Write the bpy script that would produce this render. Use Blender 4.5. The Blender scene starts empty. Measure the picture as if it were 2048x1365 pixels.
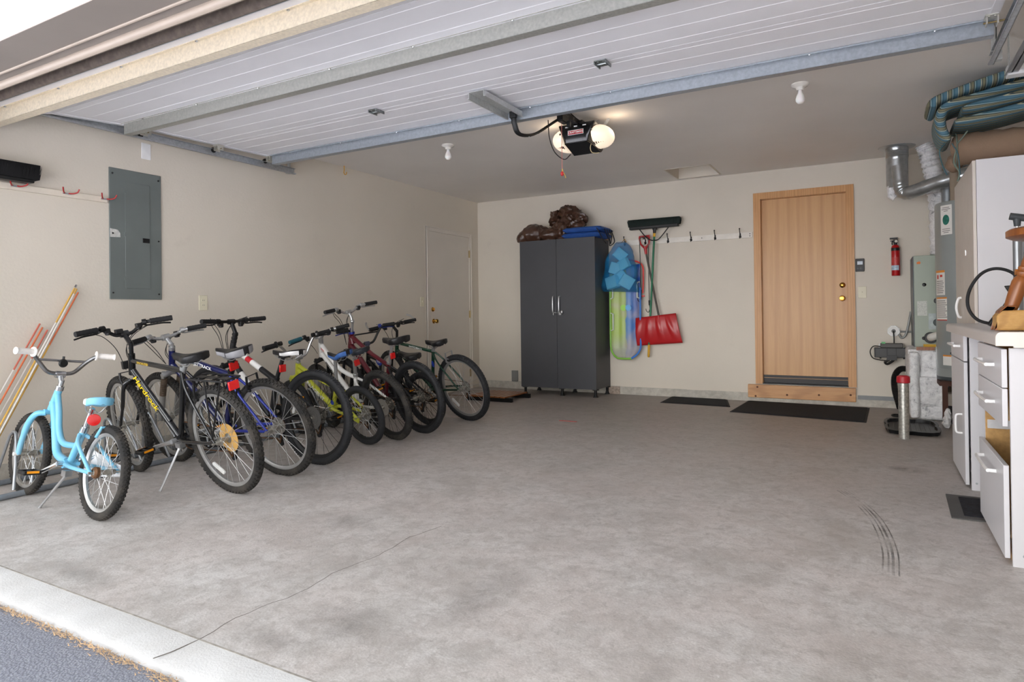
import bpy, bmesh, math, random
from mathutils import Vector, Matrix, Euler, Quaternion
random.seed(7)
scn = bpy.context.scene
COL = scn.collection
PI = math.pi
R = math.radians

# ------------------------------------------------------------------ colours and materials
def lin(h):
    h = h.lstrip('#')
    out = []
    for i in (0, 2, 4):
        c = int(h[i:i+2], 16)/255
        out.append(c/12.92 if c <= .04045 else ((c+.055)/1.055)**2.4)
    return tuple(out)

def _mix(nt, fac, a, b, mode='MIX'):
    n = nt.nodes.new('ShaderNodeMix'); n.data_type = 'RGBA'; n.blend_type = mode
    for key, v in ((0, fac), (6, a), (7, b)):
        if hasattr(v, 'is_linked') or hasattr(v, 'links'):
            nt.links.new(v, n.inputs[key])
        else:
            n.inputs[key].default_value = v if key == 0 else (*v[:3], 1)
    return n.outputs[2]

def _noise(nt, vec, scale, detail=4, rough=.55, dist=0.0):
    n = nt.nodes.new('ShaderNodeTexNoise')
    n.inputs['Scale'].default_value = scale; n.inputs['Detail'].default_value = detail
    n.inputs['Roughness'].default_value = rough; n.inputs['Distortion'].default_value = dist
    nt.links.new(vec, n.inputs['Vector'])
    return n.outputs['Fac']

def _ramp(nt, fac, stops):
    n = nt.nodes.new('ShaderNodeValToRGB'); cr = n.color_ramp
    while len(cr.elements) < len(stops): cr.elements.new(.5)
    for e, (p, c) in zip(cr.elements, stops):
        e.position = p; e.color = (*c[:3], 1) if not isinstance(c, (int, float)) else (c, c, c, 1)
    nt.links.new(fac, n.inputs[0])
    return n.outputs[0]

def _vec(nt, scale=(1, 1, 1), rot=(0, 0, 0)):
    tc = nt.nodes.new('ShaderNodeTexCoord'); mp = nt.nodes.new('ShaderNodeMapping')
    mp.inputs['Scale'].default_value = scale; mp.inputs['Rotation'].default_value = rot
    nt.links.new(tc.outputs['Object'], mp.inputs['Vector'])
    return mp.outputs['Vector']

def new_mat(name):
    m = bpy.data.materials.new(name); m.use_nodes = True
    return m, m.node_tree, m.node_tree.nodes['Principled BSDF']

def mat(name, col, rough=.55, metal=0., var=.07, vs=9., bump=0., bs=80., coat=0., trans=0., alpha=1., ior=1.45, emit=0., scale=(1, 1, 1), spec=.5, dirt=None, dirt_amt=.0, sub=0.):
    m, nt, bs_ = new_mat(name)
    c = lin(col) if isinstance(col, str) else col
    v = _vec(nt, scale)
    f = _noise(nt, v, vs)
    a = tuple(min(1, x*(1-var)) for x in c); b = tuple(min(1, x*(1+var)) for x in c)
    out = _ramp(nt, f, [(.3, a), (.7, b)])
    if dirt:
        f2 = _noise(nt, v, vs*.45, 6, .7)
        fr = _ramp(nt, f2, [(.45, 0.), (.75, dirt_amt)])
        out = _mix(nt, fr, out, lin(dirt))
    nt.links.new(out, bs_.inputs['Base Color'])
    bs_.inputs['Roughness'].default_value = rough; bs_.inputs['Metallic'].default_value = metal
    bs_.inputs['Coat Weight'].default_value = coat; bs_.inputs['Coat Roughness'].default_value = .12
    bs_.inputs['Transmission Weight'].default_value = trans; bs_.inputs['IOR'].default_value = ior
    bs_.inputs['Alpha'].default_value = alpha
    bs_.inputs['Specular IOR Level'].default_value = spec
    if sub: bs_.inputs['Subsurface Weight'].default_value = sub
    if emit:
        nt.links.new(out, bs_.inputs['Emission Color']); bs_.inputs['Emission Strength'].default_value = emit
    if bump:
        fb = _noise(nt, v, bs, 3)
        bn = nt.nodes.new('ShaderNodeBump'); bn.inputs['Strength'].default_value = bump; bn.inputs['Distance'].default_value = .01
        nt.links.new(fb, bn.inputs['Height']); nt.links.new(bn.outputs[0], bs_.inputs['Normal'])
    return m

# ------------------------------------------------------------------ mesh builder
class MB:
    def __init__(s): s.v = []; s.f = []; s.m = []
    def add(s, vs, fs, m=0):
        b = len(s.v); s.v += [tuple(x) for x in vs]
        s.f += [tuple(b+i for i in f) for f in fs]; s.m += [m]*len(fs)
        return s
    def hexa(s, p, m=0):   # 8 points: bottom 4 ccw, top 4 ccw
        return s.add(p, [(3, 2, 1, 0), (4, 5, 6, 7), (0, 1, 5, 4), (1, 2, 6, 5), (2, 3, 7, 6), (3, 0, 4, 7)], m)
    def box(s, x0, x1, y0, y1, z0, z1, m=0, M=None):
        p = [(x0, y0, z0), (x1, y0, z0), (x1, y1, z0), (x0, y1, z0), (x0, y0, z1), (x1, y0, z1), (x1, y1, z1), (x0, y1, z1)]
        if M: p = [M @ Vector(q) for q in p]
        return s.hexa(p, m)
    def cbox(s, c, d, m=0, M=None):
        return s.box(c[0]-d[0]/2, c[0]+d[0]/2, c[1]-d[1]/2, c[1]+d[1]/2, c[2]-d[2]/2, c[2]+d[2]/2, m, M)
    def tube(s, pts, r, n=10, m=0, cap=True, sx=1., sy=1., closed=False, up=None):
        pts = [Vector(p) for p in pts]; N = len(pts)
        rr = r if isinstance(r, (list, tuple)) else [r]*N
        tang = []
        for i in range(N):
            if closed: t = pts[(i+1) % N]-pts[i-1]
            else: t = pts[min(i+1, N-1)]-pts[max(i-1, 0)]
            tang.append(t.normalized() if t.length > 1e-9 else Vector((0, 0, 1)))
        ref = Vector(up) if up else Vector((0, 0, 1))
        if abs(tang[0].dot(ref)) > .98: ref = Vector((0, 1, 0))
        a = (ref - tang[0]*ref.dot(tang[0])).normalized()
        vs = []
        for i in range(N):
            t = tang[i]; a = (a - t*a.dot(t))
            a = a.normalized() if a.length > 1e-6 else t.orthogonal().normalized()
            b = t.cross(a)
            for k in range(n):
                an = 2*PI*k/n
                vs.append(pts[i] + a*(math.cos(an)*rr[i]*sx) + b*(math.sin(an)*rr[i]*sy))
        fs = []
        for i in range(N if closed else N-1):
            j = (i+1) % N
            for k in range(n):
                k2 = (k+1) % n
                fs.append((i*n+k, i*n+k2, j*n+k2, j*n+k))
        if cap and not closed:
            fs.append(tuple(reversed(range(n)))); fs.append(tuple((N-1)*n+k for k in range(n)))
        return s.add(vs, fs, m)
    def cyl(s, a, b, r, n=14, m=0, r2=None): return s.tube([a, b], [r, r if r2 is None else r2], n, m)
    def lathe(s, prof, c=(0, 0, 0), axis='z', n=24, m=0, M=None):
        closed = len(prof) > 3 and prof[0] == prof[-1]
        vs = []; ring = []
        for (r, h) in (prof[:-1] if closed else prof):
            ring.append((len(vs), 1 if r < 1e-6 else n))
            for k in range(1 if r < 1e-6 else n):
                an = 2*PI*k/n; x, y = r*math.cos(an), r*math.sin(an)
                p = {'z': (x, y, h), 'y': (y, h, x), 'x': (h, x, y)}[axis]
                p = Vector(p)
                if M: p = M @ p
                vs.append(p + Vector(c))
        if closed: ring.append(ring[0])
        fs = []
        for (b0, n0), (b1, n1) in zip(ring, ring[1:]):
            if n0 == 1 and n1 == 1: continue
            for k in range(n):
                k2 = (k+1) % n
                if n0 == 1: fs.append((b0, b1+k2, b1+k))
                elif n1 == 1: fs.append((b0+k, b0+k2, b1))
                else: fs.append((b0+k, b0+k2, b1+k2, b1+k))
        if not closed:
            if ring[0][1] > 1: fs.append(tuple(reversed(range(n))))
            if ring[-1][1] > 1: fs.append(tuple(ring[-1][0]+k for k in range(n)))
        return s.add(vs, fs, m)
    def prism(s, poly, ax, a, b, m=0, M=None):
        # poly: 2-D outline in the plane of the two other axes
        def P(u, v, w): return {'x': (w, u, v), 'y': (u, w, v), 'z': (u, v, w)}[ax]
        n = len(poly)
        vs = [P(u, v, a) for u, v in poly]+[P(u, v, b) for u, v in poly]
        if M: vs = [M @ Vector(q) for q in vs]
        fs = [tuple(reversed(range(n))), tuple(range(n, 2*n))]+[(i, (i+1) % n, n+(i+1) % n, n+i) for i in range(n)]
        return s.add(vs, fs, m)
    def ell(s, c, r, n=16, m=0, M=None):
        prof = [(math.sin(PI*i/(n//2)), -math.cos(PI*i/(n//2))) for i in range(n//2+1)]
        vs = []; prof[0] = (1e-4, prof[0][1]); prof[-1] = (1e-4, prof[-1][1])
        for (q, h) in prof:
            for k in range(n):
                an = 2*PI*k/n
                p = Vector((q*math.cos(an)*r[0], q*math.sin(an)*r[1], h*r[2]))
                if M: p = M @ p
                vs.append(p+Vector(c))
        fs = []
        for i in range(len(prof)-1):
            for k in range(n):
                k2 = (k+1) % n; fs.append((i*n+k, i*n+k2, (i+1)*n+k2, (i+1)*n+k))
        return s.add(vs, fs, m)
    def grid(s, fn, nu, nv, m=0, wrap=False):
        vs = [fn(i/nu, j/nv) for i in range(nu+1) for j in range(nv+1)]
        fs = [(i*(nv+1)+j, (i+1)*(nv+1)+j, (i+1)*(nv+1)+j+1, i*(nv+1)+j+1) for i in range(nu) for j in range(nv)]
        return s.add(vs, fs, m)
    def loft(s, rings, m=0, cap=True):
        n = len(rings[0]); vs = [p for r in rings for p in r]; fs = []
        for i in range(len(rings)-1):
            for k in range(n):
                k2 = (k+1) % n; fs.append((i*n+k, i*n+k2, (i+1)*n+k2, (i+1)*n+k))
        if cap: fs.append(tuple(reversed(range(n)))); fs.append(tuple((len(rings)-1)*n+k for k in range(n)))
        return s.add(vs, fs, m)
    def build(s, name, mats, parent=None, bevel=0., ang=38, M=None, segs=2, solid=0., subd=0):
        me = bpy.data.meshes.new(name)
        me.from_pydata([tuple(p) for p in s.v], [], s.f)
        if len(me.polygons) == len(s.m):
            for p, i in zip(me.polygons, s.m): p.material_index = i
        bm = bmesh.new(); bm.from_mesh(me)
        if not solid: bmesh.ops.recalc_face_normals(bm, faces=bm.faces)
        bm.to_mesh(me); bm.free()
        for p in me.polygons: p.use_smooth = True
        me.set_sharp_from_angle(angle=R(ang))
        if not isinstance(mats, (list, tuple)): mats = [mats]
        for q in mats: me.materials.append(q)
        o = bpy.data.objects.new(name, me); COL.objects.link(o)
        if parent: o.parent = parent
        if M: o.matrix_local = M
        if solid:
            md = o.modifiers.new('solid', 'SOLIDIFY'); md.thickness = solid; md.offset = 0
        if bevel:
            md = o.modifiers.new('bevel', 'BEVEL'); md.width = bevel; md.segments = segs; md.limit_method = 'ANGLE'; md.angle_limit = R(40); md.harden_normals = False
        if subd:
            md = o.modifiers.new('sub', 'SUBSURF'); md.levels = subd; md.render_levels = subd
        return o

def tag(o, label, cat, group=None, kind=None):
    o['label'] = label; o['category'] = cat
    if group: o['group'] = group
    if kind: o['kind'] = kind
    return o
def thing(name, label, cat, loc=(0, 0, 0), rz=0., group=None, M=None):
    o = bpy.data.objects.new(name, None); COL.objects.link(o)
    o.empty_display_size = .1
    if M: o.matrix_world = M
    else: o.location = loc; o.rotation_euler = (0, 0, rz)
    return tag(o, label, cat, group)
def struct(o): o['kind'] = 'structure'; return o
def copy_tree(o, parent=None):
    c = o.copy(); COL.objects.link(c)
    if parent: c.parent = parent
    for ch in list(o.children): copy_tree(ch, c)
    return c

def spline(pts, n=8):
    """Catmull-Rom through pts"""
    P = [Vector(p) for p in pts]; P = [2*P[0]-P[1]]+P+[2*P[-1]-P[-2]]; out = []
    for i in range(1, len(P)-2):
        for k in range(n):
            t = k/n
            out.append(.5*((2*P[i])+(P[i+1]-P[i-1])*t+(2*P[i-1]-5*P[i]+4*P[i+1]-P[i+2])*t*t+(3*P[i]-P[i-1]-3*P[i+1]+P[i+2])*t**3))
    out.append(P[-2]); return out

def arc(c, r, a0, a1, n=10, ax='y'):
    out = []
    for i in range(n+1):
        a = R(a0+(a1-a0)*i/n); u, v = r*math.cos(a), r*math.sin(a)
        out.append(Vector(c)+Vector({'y': (u, 0, v), 'x': (0, u, v), 'z': (u, v, 0)}[ax]))
    return out

def lettering(text, size, M, material, parent, depth=.0006, align='CENTER', shear=0., sx=1., name='lettering'):
    cu = bpy.data.curves.new(name, 'FONT'); cu.body = text; cu.size = size; cu.align_x = align; cu.align_y = 'CENTER'
    cu.extrude = depth; cu.shear = shear; cu.offset = size*.012
    t = bpy.data.objects.new('tmp_text', cu); COL.objects.link(t)
    dg = bpy.context.evaluated_depsgraph_get(); dg.update()
    me = bpy.data.meshes.new_from_object(t.evaluated_get(dg))
    bpy.data.objects.remove(t); bpy.data.curves.remove(cu)
    me.name = name; me.materials.clear(); me.materials.append(material)
    if sx != 1.: me.transform(Matrix.Diagonal((sx, 1, 1, 1)))
    o = bpy.data.objects.new(name, me); COL.objects.link(o)
    if parent: o.parent = parent
    o.matrix_local = M
    return o

def basis(o, ex, ey):
    ex = Vector(ex).normalized(); ez = ex.cross(Vector(ey)).normalized(); ey = ez.cross(ex)
    M = Matrix.Identity(4)
    for i in range(3): M[i][0] = ex[i]; M[i][1] = ey[i]; M[i][2] = ez[i]; M[i][3] = o[i]
    return M
SKY, SUN, OPN, EXPO, HOR, ZEN = 5, 40, .3, .84, .78, .40
# ------------------------------------------------------------------ room constants (metres; camera stands at x=0, y=0)
XL, XR, YF, YB, ZC = -4.905, 1.12, 1.31, 7.787, 2.61
ODX0, ODX1, OZ = -4.72, .60, 2.165           # door opening
# ---- materials of the shell
def wall_mat(name, col, dirty=.0):
    m, nt, b = new_mat(name); v = _vec(nt)
    f1 = _noise(nt, v, .9, 4); c = lin(col)
    o = _ramp(nt, f1, [(.3, tuple(x*.95 for x in c)), (.7, tuple(min(1, x*1.03) for x in c))])
    f2 = _noise(nt, v, 2.2, 8, .75)
    o = _mix(nt, _ramp(nt, f2, [(.62, 0.), (.85, dirty)]), o, lin('#8d8478'))
    nt.links.new(o, b.inputs['Base Color']); b.inputs['Roughness'].default_value = .62
    fb = _noise(nt, v, 55, 4); bn = nt.nodes.new('ShaderNodeBump'); bn.inputs['Strength'].default_value = .12; bn.inputs['Distance'].default_value = .01
    nt.links.new(fb, bn.inputs['Height']); nt.links.new(bn.outputs[0], b.inputs['Normal'])
    return m
M_wall = wall_mat('wall_paint_cream', '#dad2c4', .25)
M_ceil = wall_mat('ceiling_paint', '#e8e4df', .0)
def floor_mat():
    m, nt, b = new_mat('concrete_floor'); v = _vec(nt)
    big = _noise(nt, v, .55, 6, .6, .4); mid = _noise(nt, v, 2.6, 8, .68, .3); fine = _noise(nt, v, 120, 3)
    o = _ramp(nt, big, [(.30, lin('#d2ccc8')), (.5, lin('#dcd8d5')), (.72, lin('#e2dfdd'))])
    o = _mix(nt, _ramp(nt, mid, [(.36, .55), (.56, 0.)]), o, lin('#aaa39d'))
    o = _mix(nt, _ramp(nt, _noise(nt, v, 1.3, 7, .7, .8), [(.58, 0.), (.72, .3)]), o, lin('#dedbd8'))
    o = _mix(nt, _ramp(nt, _noise(nt, v, 4.5, 9, .8), [(.66, 0.), (.78, .4)]), o, lin('#e4e2df'))
    o = _mix(nt, _ramp(nt, _noise(nt, v, 9, 9, .8, .6), [(.40, .55), (.56, 0.)]), o, lin('#a59e98'))
    o = _mix(nt, _ramp(nt, _noise(nt, v, 1.7, 4, .6, .3), [(.42, 0.), (.60, .35)]), o, lin('#dccfca'))
    o = _mix(nt, _ramp(nt, _noise(nt, v, 34, 6, .8), [(.57, 0.), (.70, .6)]), o, lin('#f0eeec'))
    o = _mix(nt, _ramp(nt, _noise(nt, v, 21, 8, .8, .5), [(.36, .55), (.5, 0.)]), o, lin('#9c958f'))
    o = _mix(nt, _ramp(nt, fine, [(.35, .3), (.65, 0.)]), o, lin('#a8a19b'))
    # daylight falloff painted into the slab colour: greyer and browner toward the rear
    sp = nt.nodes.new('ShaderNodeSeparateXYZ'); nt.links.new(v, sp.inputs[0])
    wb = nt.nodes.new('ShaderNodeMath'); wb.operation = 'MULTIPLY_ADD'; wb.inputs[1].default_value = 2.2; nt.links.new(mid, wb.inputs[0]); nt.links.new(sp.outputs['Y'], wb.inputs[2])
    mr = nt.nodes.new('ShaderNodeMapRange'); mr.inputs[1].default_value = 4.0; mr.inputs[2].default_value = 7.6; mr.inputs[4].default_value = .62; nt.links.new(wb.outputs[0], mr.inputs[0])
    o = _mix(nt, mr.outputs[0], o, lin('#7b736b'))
    nt.links.new(o, b.inputs['Base Color'])
    rr = _ramp(nt, mid, [(.3, .42), (.7, .62)]); nt.links.new(rr, b.inputs['Roughness'])
    bn = nt.nodes.new('ShaderNodeBump'); bn.inputs['Strength'].default_value = .15; bn.inputs['Distance'].default_value = .01
    nt.links.new(fine, bn.inputs['Height']); nt.links.new(bn.outputs[0], b.inputs['Normal'])
    return m
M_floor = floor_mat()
M_apron = mat('apron_concrete', '#d6d5d4', .75, var=.08, vs=5, bump=.2, bs=140, dirt='#a39b90', dirt_amt=.35)
def asphalt():
    m, nt, b = new_mat('asphalt'); v = _vec(nt)
    vo = nt.nodes.new('ShaderNodeTexVoronoi'); vo.inputs['Scale'].default_value = 130; nt.links.new(v, vo.inputs['Vector'])
    o = _ramp(nt, vo.outputs['Distance'], [(.05, lin('#b2b4bd')), (.5, lin('#898c97'))])
    o = _mix(nt, _ramp(nt, _noise(nt, v, 2.5, 6), [(.4, 0.), (.7, .4)]), o, lin('#777a84'))
    nt.links.new(o, b.inputs['Base Color']); b.inputs['Roughness'].default_value = .8
    bn = nt.nodes.new('ShaderNodeBump'); bn.inputs['Strength'].default_value = .35; bn.inputs['Distance'].default_value = .01
    nt.links.new(vo.outputs['Distance'], bn.inputs['Height']); nt.links.new(bn.outputs[0], b.inputs['Normal'])
    return m
M_asph = asphalt()
M_white = mat('white_trim_paint', '#f0eff0', .5, var=.03)
M_grey_trim = mat('taupe_soffit_paint', '#857c75', .6, var=.06, vs=3, dirt='#7d736b', dirt_amt=.25)
M_seal = mat('beige_vinyl_seal', '#95887c', .45, var=.05)
M_steel = mat('galvanised_steel', '#b7bcc0', .42, .75, var=.16, vs=45)
M_galv = mat('galvanised_strut', '#c9cccb', .5, .55, var=.12, vs=60)
M_dark = mat('dark_plastic', '#161718', .45, var=.2)
M_black = mat('black_rubber', '#1f1f20', .75, var=.2, vs=30)
M_brass = mat('brass', '#c79a4a', .25, 1., var=.1)
M_chrome = mat('chrome', '#d5d7d9', .18, 1., var=.05)
M_stem = mat('bare_concrete', '#c2beb4', .85, var=.16, vs=14, bump=.5, bs=70, dirt='#857b6e', dirt_amt=.5)
M_cream_plate = mat('ivory_plastic', '#e2dcc4', .4, var=.03)

# ---- floor, apron, driveway
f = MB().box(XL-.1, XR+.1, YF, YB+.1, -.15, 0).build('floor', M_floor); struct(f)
def prof_apron():
    b = MB(); b.prism([(YF-.003, -.15), (YF-.003, 0), (1.195, -.003), (1.172, -.012), (1.165, -.03), (1.165, -.15)], 'x', -9, 5)
    return b
a = prof_apron().build('floor_apron', M_apron); struct(a)
d = MB().box(-22, 16, -24, 1.163, -.2, -.032).build('driveway', M_asph); struct(d)
# hairline control joint running from the apron into the slab
M_crack = mat('crack_dirt', '#6d665f', .9, var=.3, vs=40)
random.seed(3)
cr = MB(); pts = []
for i in range(30):
    y = 1.17+i*.048; x = -1.90+.012*math.sin(i*.7)+.03*(y-1.17)+random.uniform(-.006, .006)
    pts.append((x, y))
for (x0, y0), (x1, y1) in zip(pts, pts[1:]):
    w = .0026 if y0 < 1.5 else .0018
    cr.box(-.5, .5, -.5, .5, -.5, .5, 0, Matrix.Translation(((x0+x1)/2, (y0+y1)/2, -.0002)) @ Matrix.Rotation(math.atan2(y1-y0, x1-x0), 4, 'Z') @ Matrix.Diagonal((math.hypot(x1-x0, y1-y0)*1.05, w, .0016, 1)))
struct(cr.build('floor_crack', M_crack))
jl = MB().box(-8, 4, YF-.006, YF+.001, -.01, .0006).build('floor_joint', mat('joint_dirt', '#a8a29a', .9, var=.3, vs=30)); struct(jl)

# ---- walls
HX0, HX1, HY0, HY1 = -2.03, -1.52, 7.10, 7.70       # attic hatch hole
c = MB()
c.box(XL-.1, HX0, YF+.02, YB+.1, ZC, ZC+.12); c.box(HX1, XR+.1, YF+.02, YB+.1, ZC, ZC+.12)
c.box(HX0, HX1, YF+.02, HY0, ZC, ZC+.12); c.box(HX0, HX1, HY1, YB+.1, ZC, ZC+.12)
struct(c.build('ceiling', M_ceil))
hx = MB(); hx.box(HX0-.02, HX1+.02, HY0-.02, HY1+.02, ZC+.121, ZC+.14)
o = struct(hx.build('attic_hatch', M_ceil))
hf = MB(); hf.box(HX0+.001, HX0+.02, HY0, HY1, ZC-.004, ZC+.12); hf.box(HX1-.02, HX1-.001, HY0, HY1, ZC-.004, ZC+.12)
hf.box(HX0, HX1, HY1-.02, HY1-.001, ZC-.004, ZC+.12); hf.box(HX0, HX1, HY0+.001, HY0+.02, ZC-.004, ZC+.12)
struct(hf.build('trim_7', M_wall))
struct(MB().box(XL-.12, XL, YF-.12, YB+.12, -.1, ZC+.1).build('wall_left', M_wall))
struct(MB().box(XR, XR+.12, YF-.12, YB+.12, -.1, ZC+.1).build('wall_right', M_wall))
# back wall with the hole of the oak door
DX0, DX1, DZ0, DZ1 = -1.115, -.253, .21, 2.295
w = MB(); w.box(XL-.12, DX0, YB, YB+.12, -.1, ZC+.1); w.box(DX1, XR+.12, YB, YB+.12, -.1, ZC+.1)
w.box(DX0, DX1, YB, YB+.12, DZ1, ZC+.1); w.box(DX0, DX1, YB, YB+.12, -.1, DZ0)
struct(w.build('wall_back', M_wall))
# concrete footing along the back wall and left wall
bb = MB()
def rough_strip(x0, x1, n, zt):
    for i in range(n):
        a = x0+(x1-x0)*i/n; b = x0+(x1-x0)*(i+1)/n
        bb.box(a, b, YB-.012-random.uniform(0, .003), YB+.02, -.05, zt+random.uniform(-.002, .002))
rough_strip(XL, -2.80, 8, .098); rough_strip(-2.80, .9, 18, .094)
struct(bb.build('baseboard_back', M_stem))
struct(MB().box(-2.98, -2.81, YB-.03, YB, 0, .094).build('trim_8', mat('exposed_aggregate_block', '#a8998c', .9, var=.35, vs=60, bump=.8, bs=90)))
struct(MB().box(-.17, .9, YB-.018, YB-.011, .075, .118).build('trim_9', mat('grey_caulk_strip', '#8f9293', .7)))
struct(MB().box(XL-.01, XL+.012, 1.6, 6.45, -.05, .095).build('baseboard_left', M_stem))
# front wall: two returns and the header, board-and-batten siding outside
M_siding = mat('white_siding', '#eeeef2', .7, var=.05, vs=6, bump=.2, bs=60)
w = MB(); w.box(-9, ODX0, YF, YF+.22, -.1, 5.2); w.box(ODX1, 6, YF, YF+.22, -.1, 5.2); w.box(ODX0, ODX1, YF, YF+.22, OZ+.0, 5.2)
for i in range(46):
    x = -9+i*.305
    w.box(x, x+.045, YF-.022, YF+.01, OZ+.10 if ODX0-.1 < x < ODX1+.1 else -.1, 5.2)
struct(w.build('wall_front', M_siding))
t = MB(); t.box(ODX0-.11, ODX1+.11, YF-.028, YF, OZ, OZ+.105); t.box(ODX0-.11, ODX0, YF-.028, YF, -.02, OZ); t.box(ODX1, ODX1+.11, YF-.028, YF, -.02, OZ)
struct(t.build('trim_1', M_white, bevel=.004))
# jamb boards lining the opening and the vinyl stop along them
t = MB(); t.box(ODX0, ODX1, YF-.026, YF+.215, OZ-.004, OZ-.0005); t.box(ODX0, ODX0+.018, YF-.026, YF+.215, 0, OZ); t.box(ODX1-.018, ODX1, YF-.026, YF+.215, 0, OZ)
struct(t.build('trim_2', M_grey_trim))
t = MB(); t.tube([(ODX0, YF+.140, OZ-.006), (ODX1, YF+.140, OZ-.006)], .0065, 8); t.tube([(ODX0, YF+.205, OZ-.012), (ODX1, YF+.205, OZ-.012)], .019, 10, sx=1.1)
struct(t.build('trim_3', M_seal))
# ------------------------------------------------------------------ oak door, white door
def wood_mat(name, c1, c2, c3, sc=(14, 14, .9), rough=.45, ring=6.):
    m, nt, b = new_mat(name); v = _vec(nt, sc)
    n1 = _noise(nt, v, 1.2, 5, .6, 1.2); n2 = _noise(nt, v, 9, 4, .6)
    w = nt.nodes.new('ShaderNodeTexWave'); w.wave_type = 'BANDS'; w.bands_direction = 'X'
    w.inputs['Scale'].default_value = ring*.1; w.inputs['Distortion'].default_value = 7; w.inputs['Detail'].default_value = 3; w.inputs['Detail Scale'].default_value = .8
    nt.links.new(v, w.inputs['Vector'])
    o = _ramp(nt, n1, [(.3, lin(c1)), (.7, lin(c2))])
    o = _mix(nt, _ramp(nt, w.outputs['Fac'], [(.6, 0.), (1., .38)]), o, lin(c3))
    o = _mix(nt, _ramp(nt, n2, [(.5, 0.), (.8, .25)]), o, lin(c3))
    nt.links.new(o, b.inputs['Base Color']); b.inputs['Roughness'].default_value = rough
    b.inputs['Coat Weight'].default_value = .15; b.inputs['Coat Roughness'].default_value = .3
    return m
M_oak = wood_mat('oak_veneer', '#d2a26b', '#c6955e', '#b27f48', (9, 9, .55), .42, 3.)
M_oaktrim = wood_mat('oak_casing', '#d39f66', '#c48d52', '#a8723a', (20, 20, 1.2))
M_cedar = wood_mat('cedar_board', '#cf9c66', '#bf8750', '#95602f', (1.2, 14, 14))
M_turned = wood_mat('turned_stained_wood', '#9a5d2c', '#83491f', '#5e3114', (18, 18, 3), .35)
M_rawwood = wood_mat('raw_end_grain', '#c99e5e', '#b88848', '#8a5c2a', (6, 6, 20), .7)

r = bpy.data.objects.new('door_1', None); COL.objects.link(r); r.location = ((DX0+DX1)/2, YB, 0); struct(r)
tag(r, 'flat oak veneer door in an oak frame on the far wall', 'door', kind='structure')
X0, X1 = DX0-r.location.x, DX1-r.location.x
MB().box(X0+.004, X1-.004, .035, .075, .262, 2.285).build('leaf', M_oak, r, bevel=.002)
c = MB()
cw, ct = .075, .022
c.hexa([(X0-cw, -ct, .2), (X0, -ct, .2), (X0, 0, .2), (X0-cw, 0, .2), (X0-cw, -ct, 2.362), (X0, -ct, 2.29), (X0, 0, 2.29), (X0-cw, 0, 2.362)])
c.hexa([(X1, -ct, .2), (X1+cw, -ct, .2), (X1+cw, 0, .2), (X1, 0, .2), (X1, -ct, 2.29), (X1+cw, -ct, 2.362), (X1+cw, 0, 2.362), (X1, 0, 2.29)])
c.hexa([(X0, -ct, 2.29), (X1, -ct, 2.29), (X1, 0, 2.29), (X0, 0, 2.29), (X0-cw, -ct, 2.362), (X1+cw, -ct, 2.362), (X1+cw, 0, 2.362), (X0-cw, 0, 2.362)])
c.box(X0, X0+.004, 0, .12, .2, 2.29); c.box(X1-.004, X1, 0, .12, .2, 2.29); c.box(X0, X1, 0, .12, 2.286, 2.29)
c.build('casing', M_oaktrim, r)
def knob(p, parent, ax='y', s=1., name='door_knob'):
    b = MB(); prof = [(.0, -.001), (.031, -.001), (.031, .006), (.013, .012), (.011, .032), (.024, .04), (.0285, .052), (.024, .063), (0, .067)]
    M = Matrix.Rotation(PI, 4, 'Z') if ax == 'y' else None
    b.lathe([(q*s, h*s) for q, h in prof], (0, 0, 0), ax, 18, 0, M)
    return b.build(name, M_brass, parent, M=Matrix.Translation(p))
knob((-.303-r.location.x, .035, 1.150), r)
b = MB().lathe([(0, 0), (.029, 0), (.029, .008), (.02, .016), (.012, .02), (0, .02)], (0, 0, 0), 'y', 18, 0, Matrix.Rotation(PI, 4, 'Z'))
b.build('deadbolt', M_brass, r, M=Matrix.Translation((-.299-r.location.x, .035, 1.292)))
s = MB(); s.box(X0+.006, X1-.006, .022, .036, .272, .300, 0); s.box(X0+.006, X1-.006, .018, .036, .292, .299, 0); s.box(X0+.006, X1-.006, .02, .05, .245, .266, 0); s.box(X0+.004, X1-.004, .05, .075, .212, .268, 0)
s.build('door_sweep', mat('bronze_sweep', '#2c2a2a', .4, .4), r)
MB().box(X0-.06, X1+.06, -.02, .1, .2, .212).build('threshold', M_dark, r)
t = MB().box(-1.272, -.186, YB-.045, YB-.001, .046, .192)
tb = struct(t.build('trim_4', M_cedar, bevel=.003))
kn = MB()
for (x, z) in ((-1.17, .165), (-1.19, .062), (-.86, .09), (-.54, .105), (-.235, .12)):
    kn.lathe([(0, 0), (.011, 0), (.011, .001), (0, .001)], (x, YB-.0455, z), 'y', 12)
kn.build('knot', mat('wood_knot', '#5a3319', .7, var=.3, vs=60), tb)

LD = bpy.data.objects.new('door_2', None); COL.objects.link(LD); LD.location = (XL, 0, 0)
tag(LD, 'plain cream painted side door with brass knob on the left wall', 'door', kind='structure')
M_doorpaint = mat('cream_door_paint', '#ded7cc', .42, var=.03, vs=2)
y0, y1, zt = 6.615, 7.53, 2.085
MB().box(.004, .0125, y0+.003, y1-.003, .05, zt).build('leaf', M_doorpaint, LD, bevel=.002)
c = MB()
for (a, b_, z0, z1) in ((y0-.062, y0, 0, zt+.06), (y1, y1+.06, 0, zt+.06), (y0, y1, zt+.002, zt+.06)):
    c.box(.002, .018, a, b_, z0, z1)
for (a, b_, z0, z1) in ((y0-.062, y0-.047, 0, zt+.06), (y1+.045, y1+.06, 0, zt+.06), (y0-.062, y1+.06, zt+.048, zt+.062)):
    c.box(.0, .025, a, b_, z0, z1)
c.build('casing', M_doorpaint, LD, bevel=.003)
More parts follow.
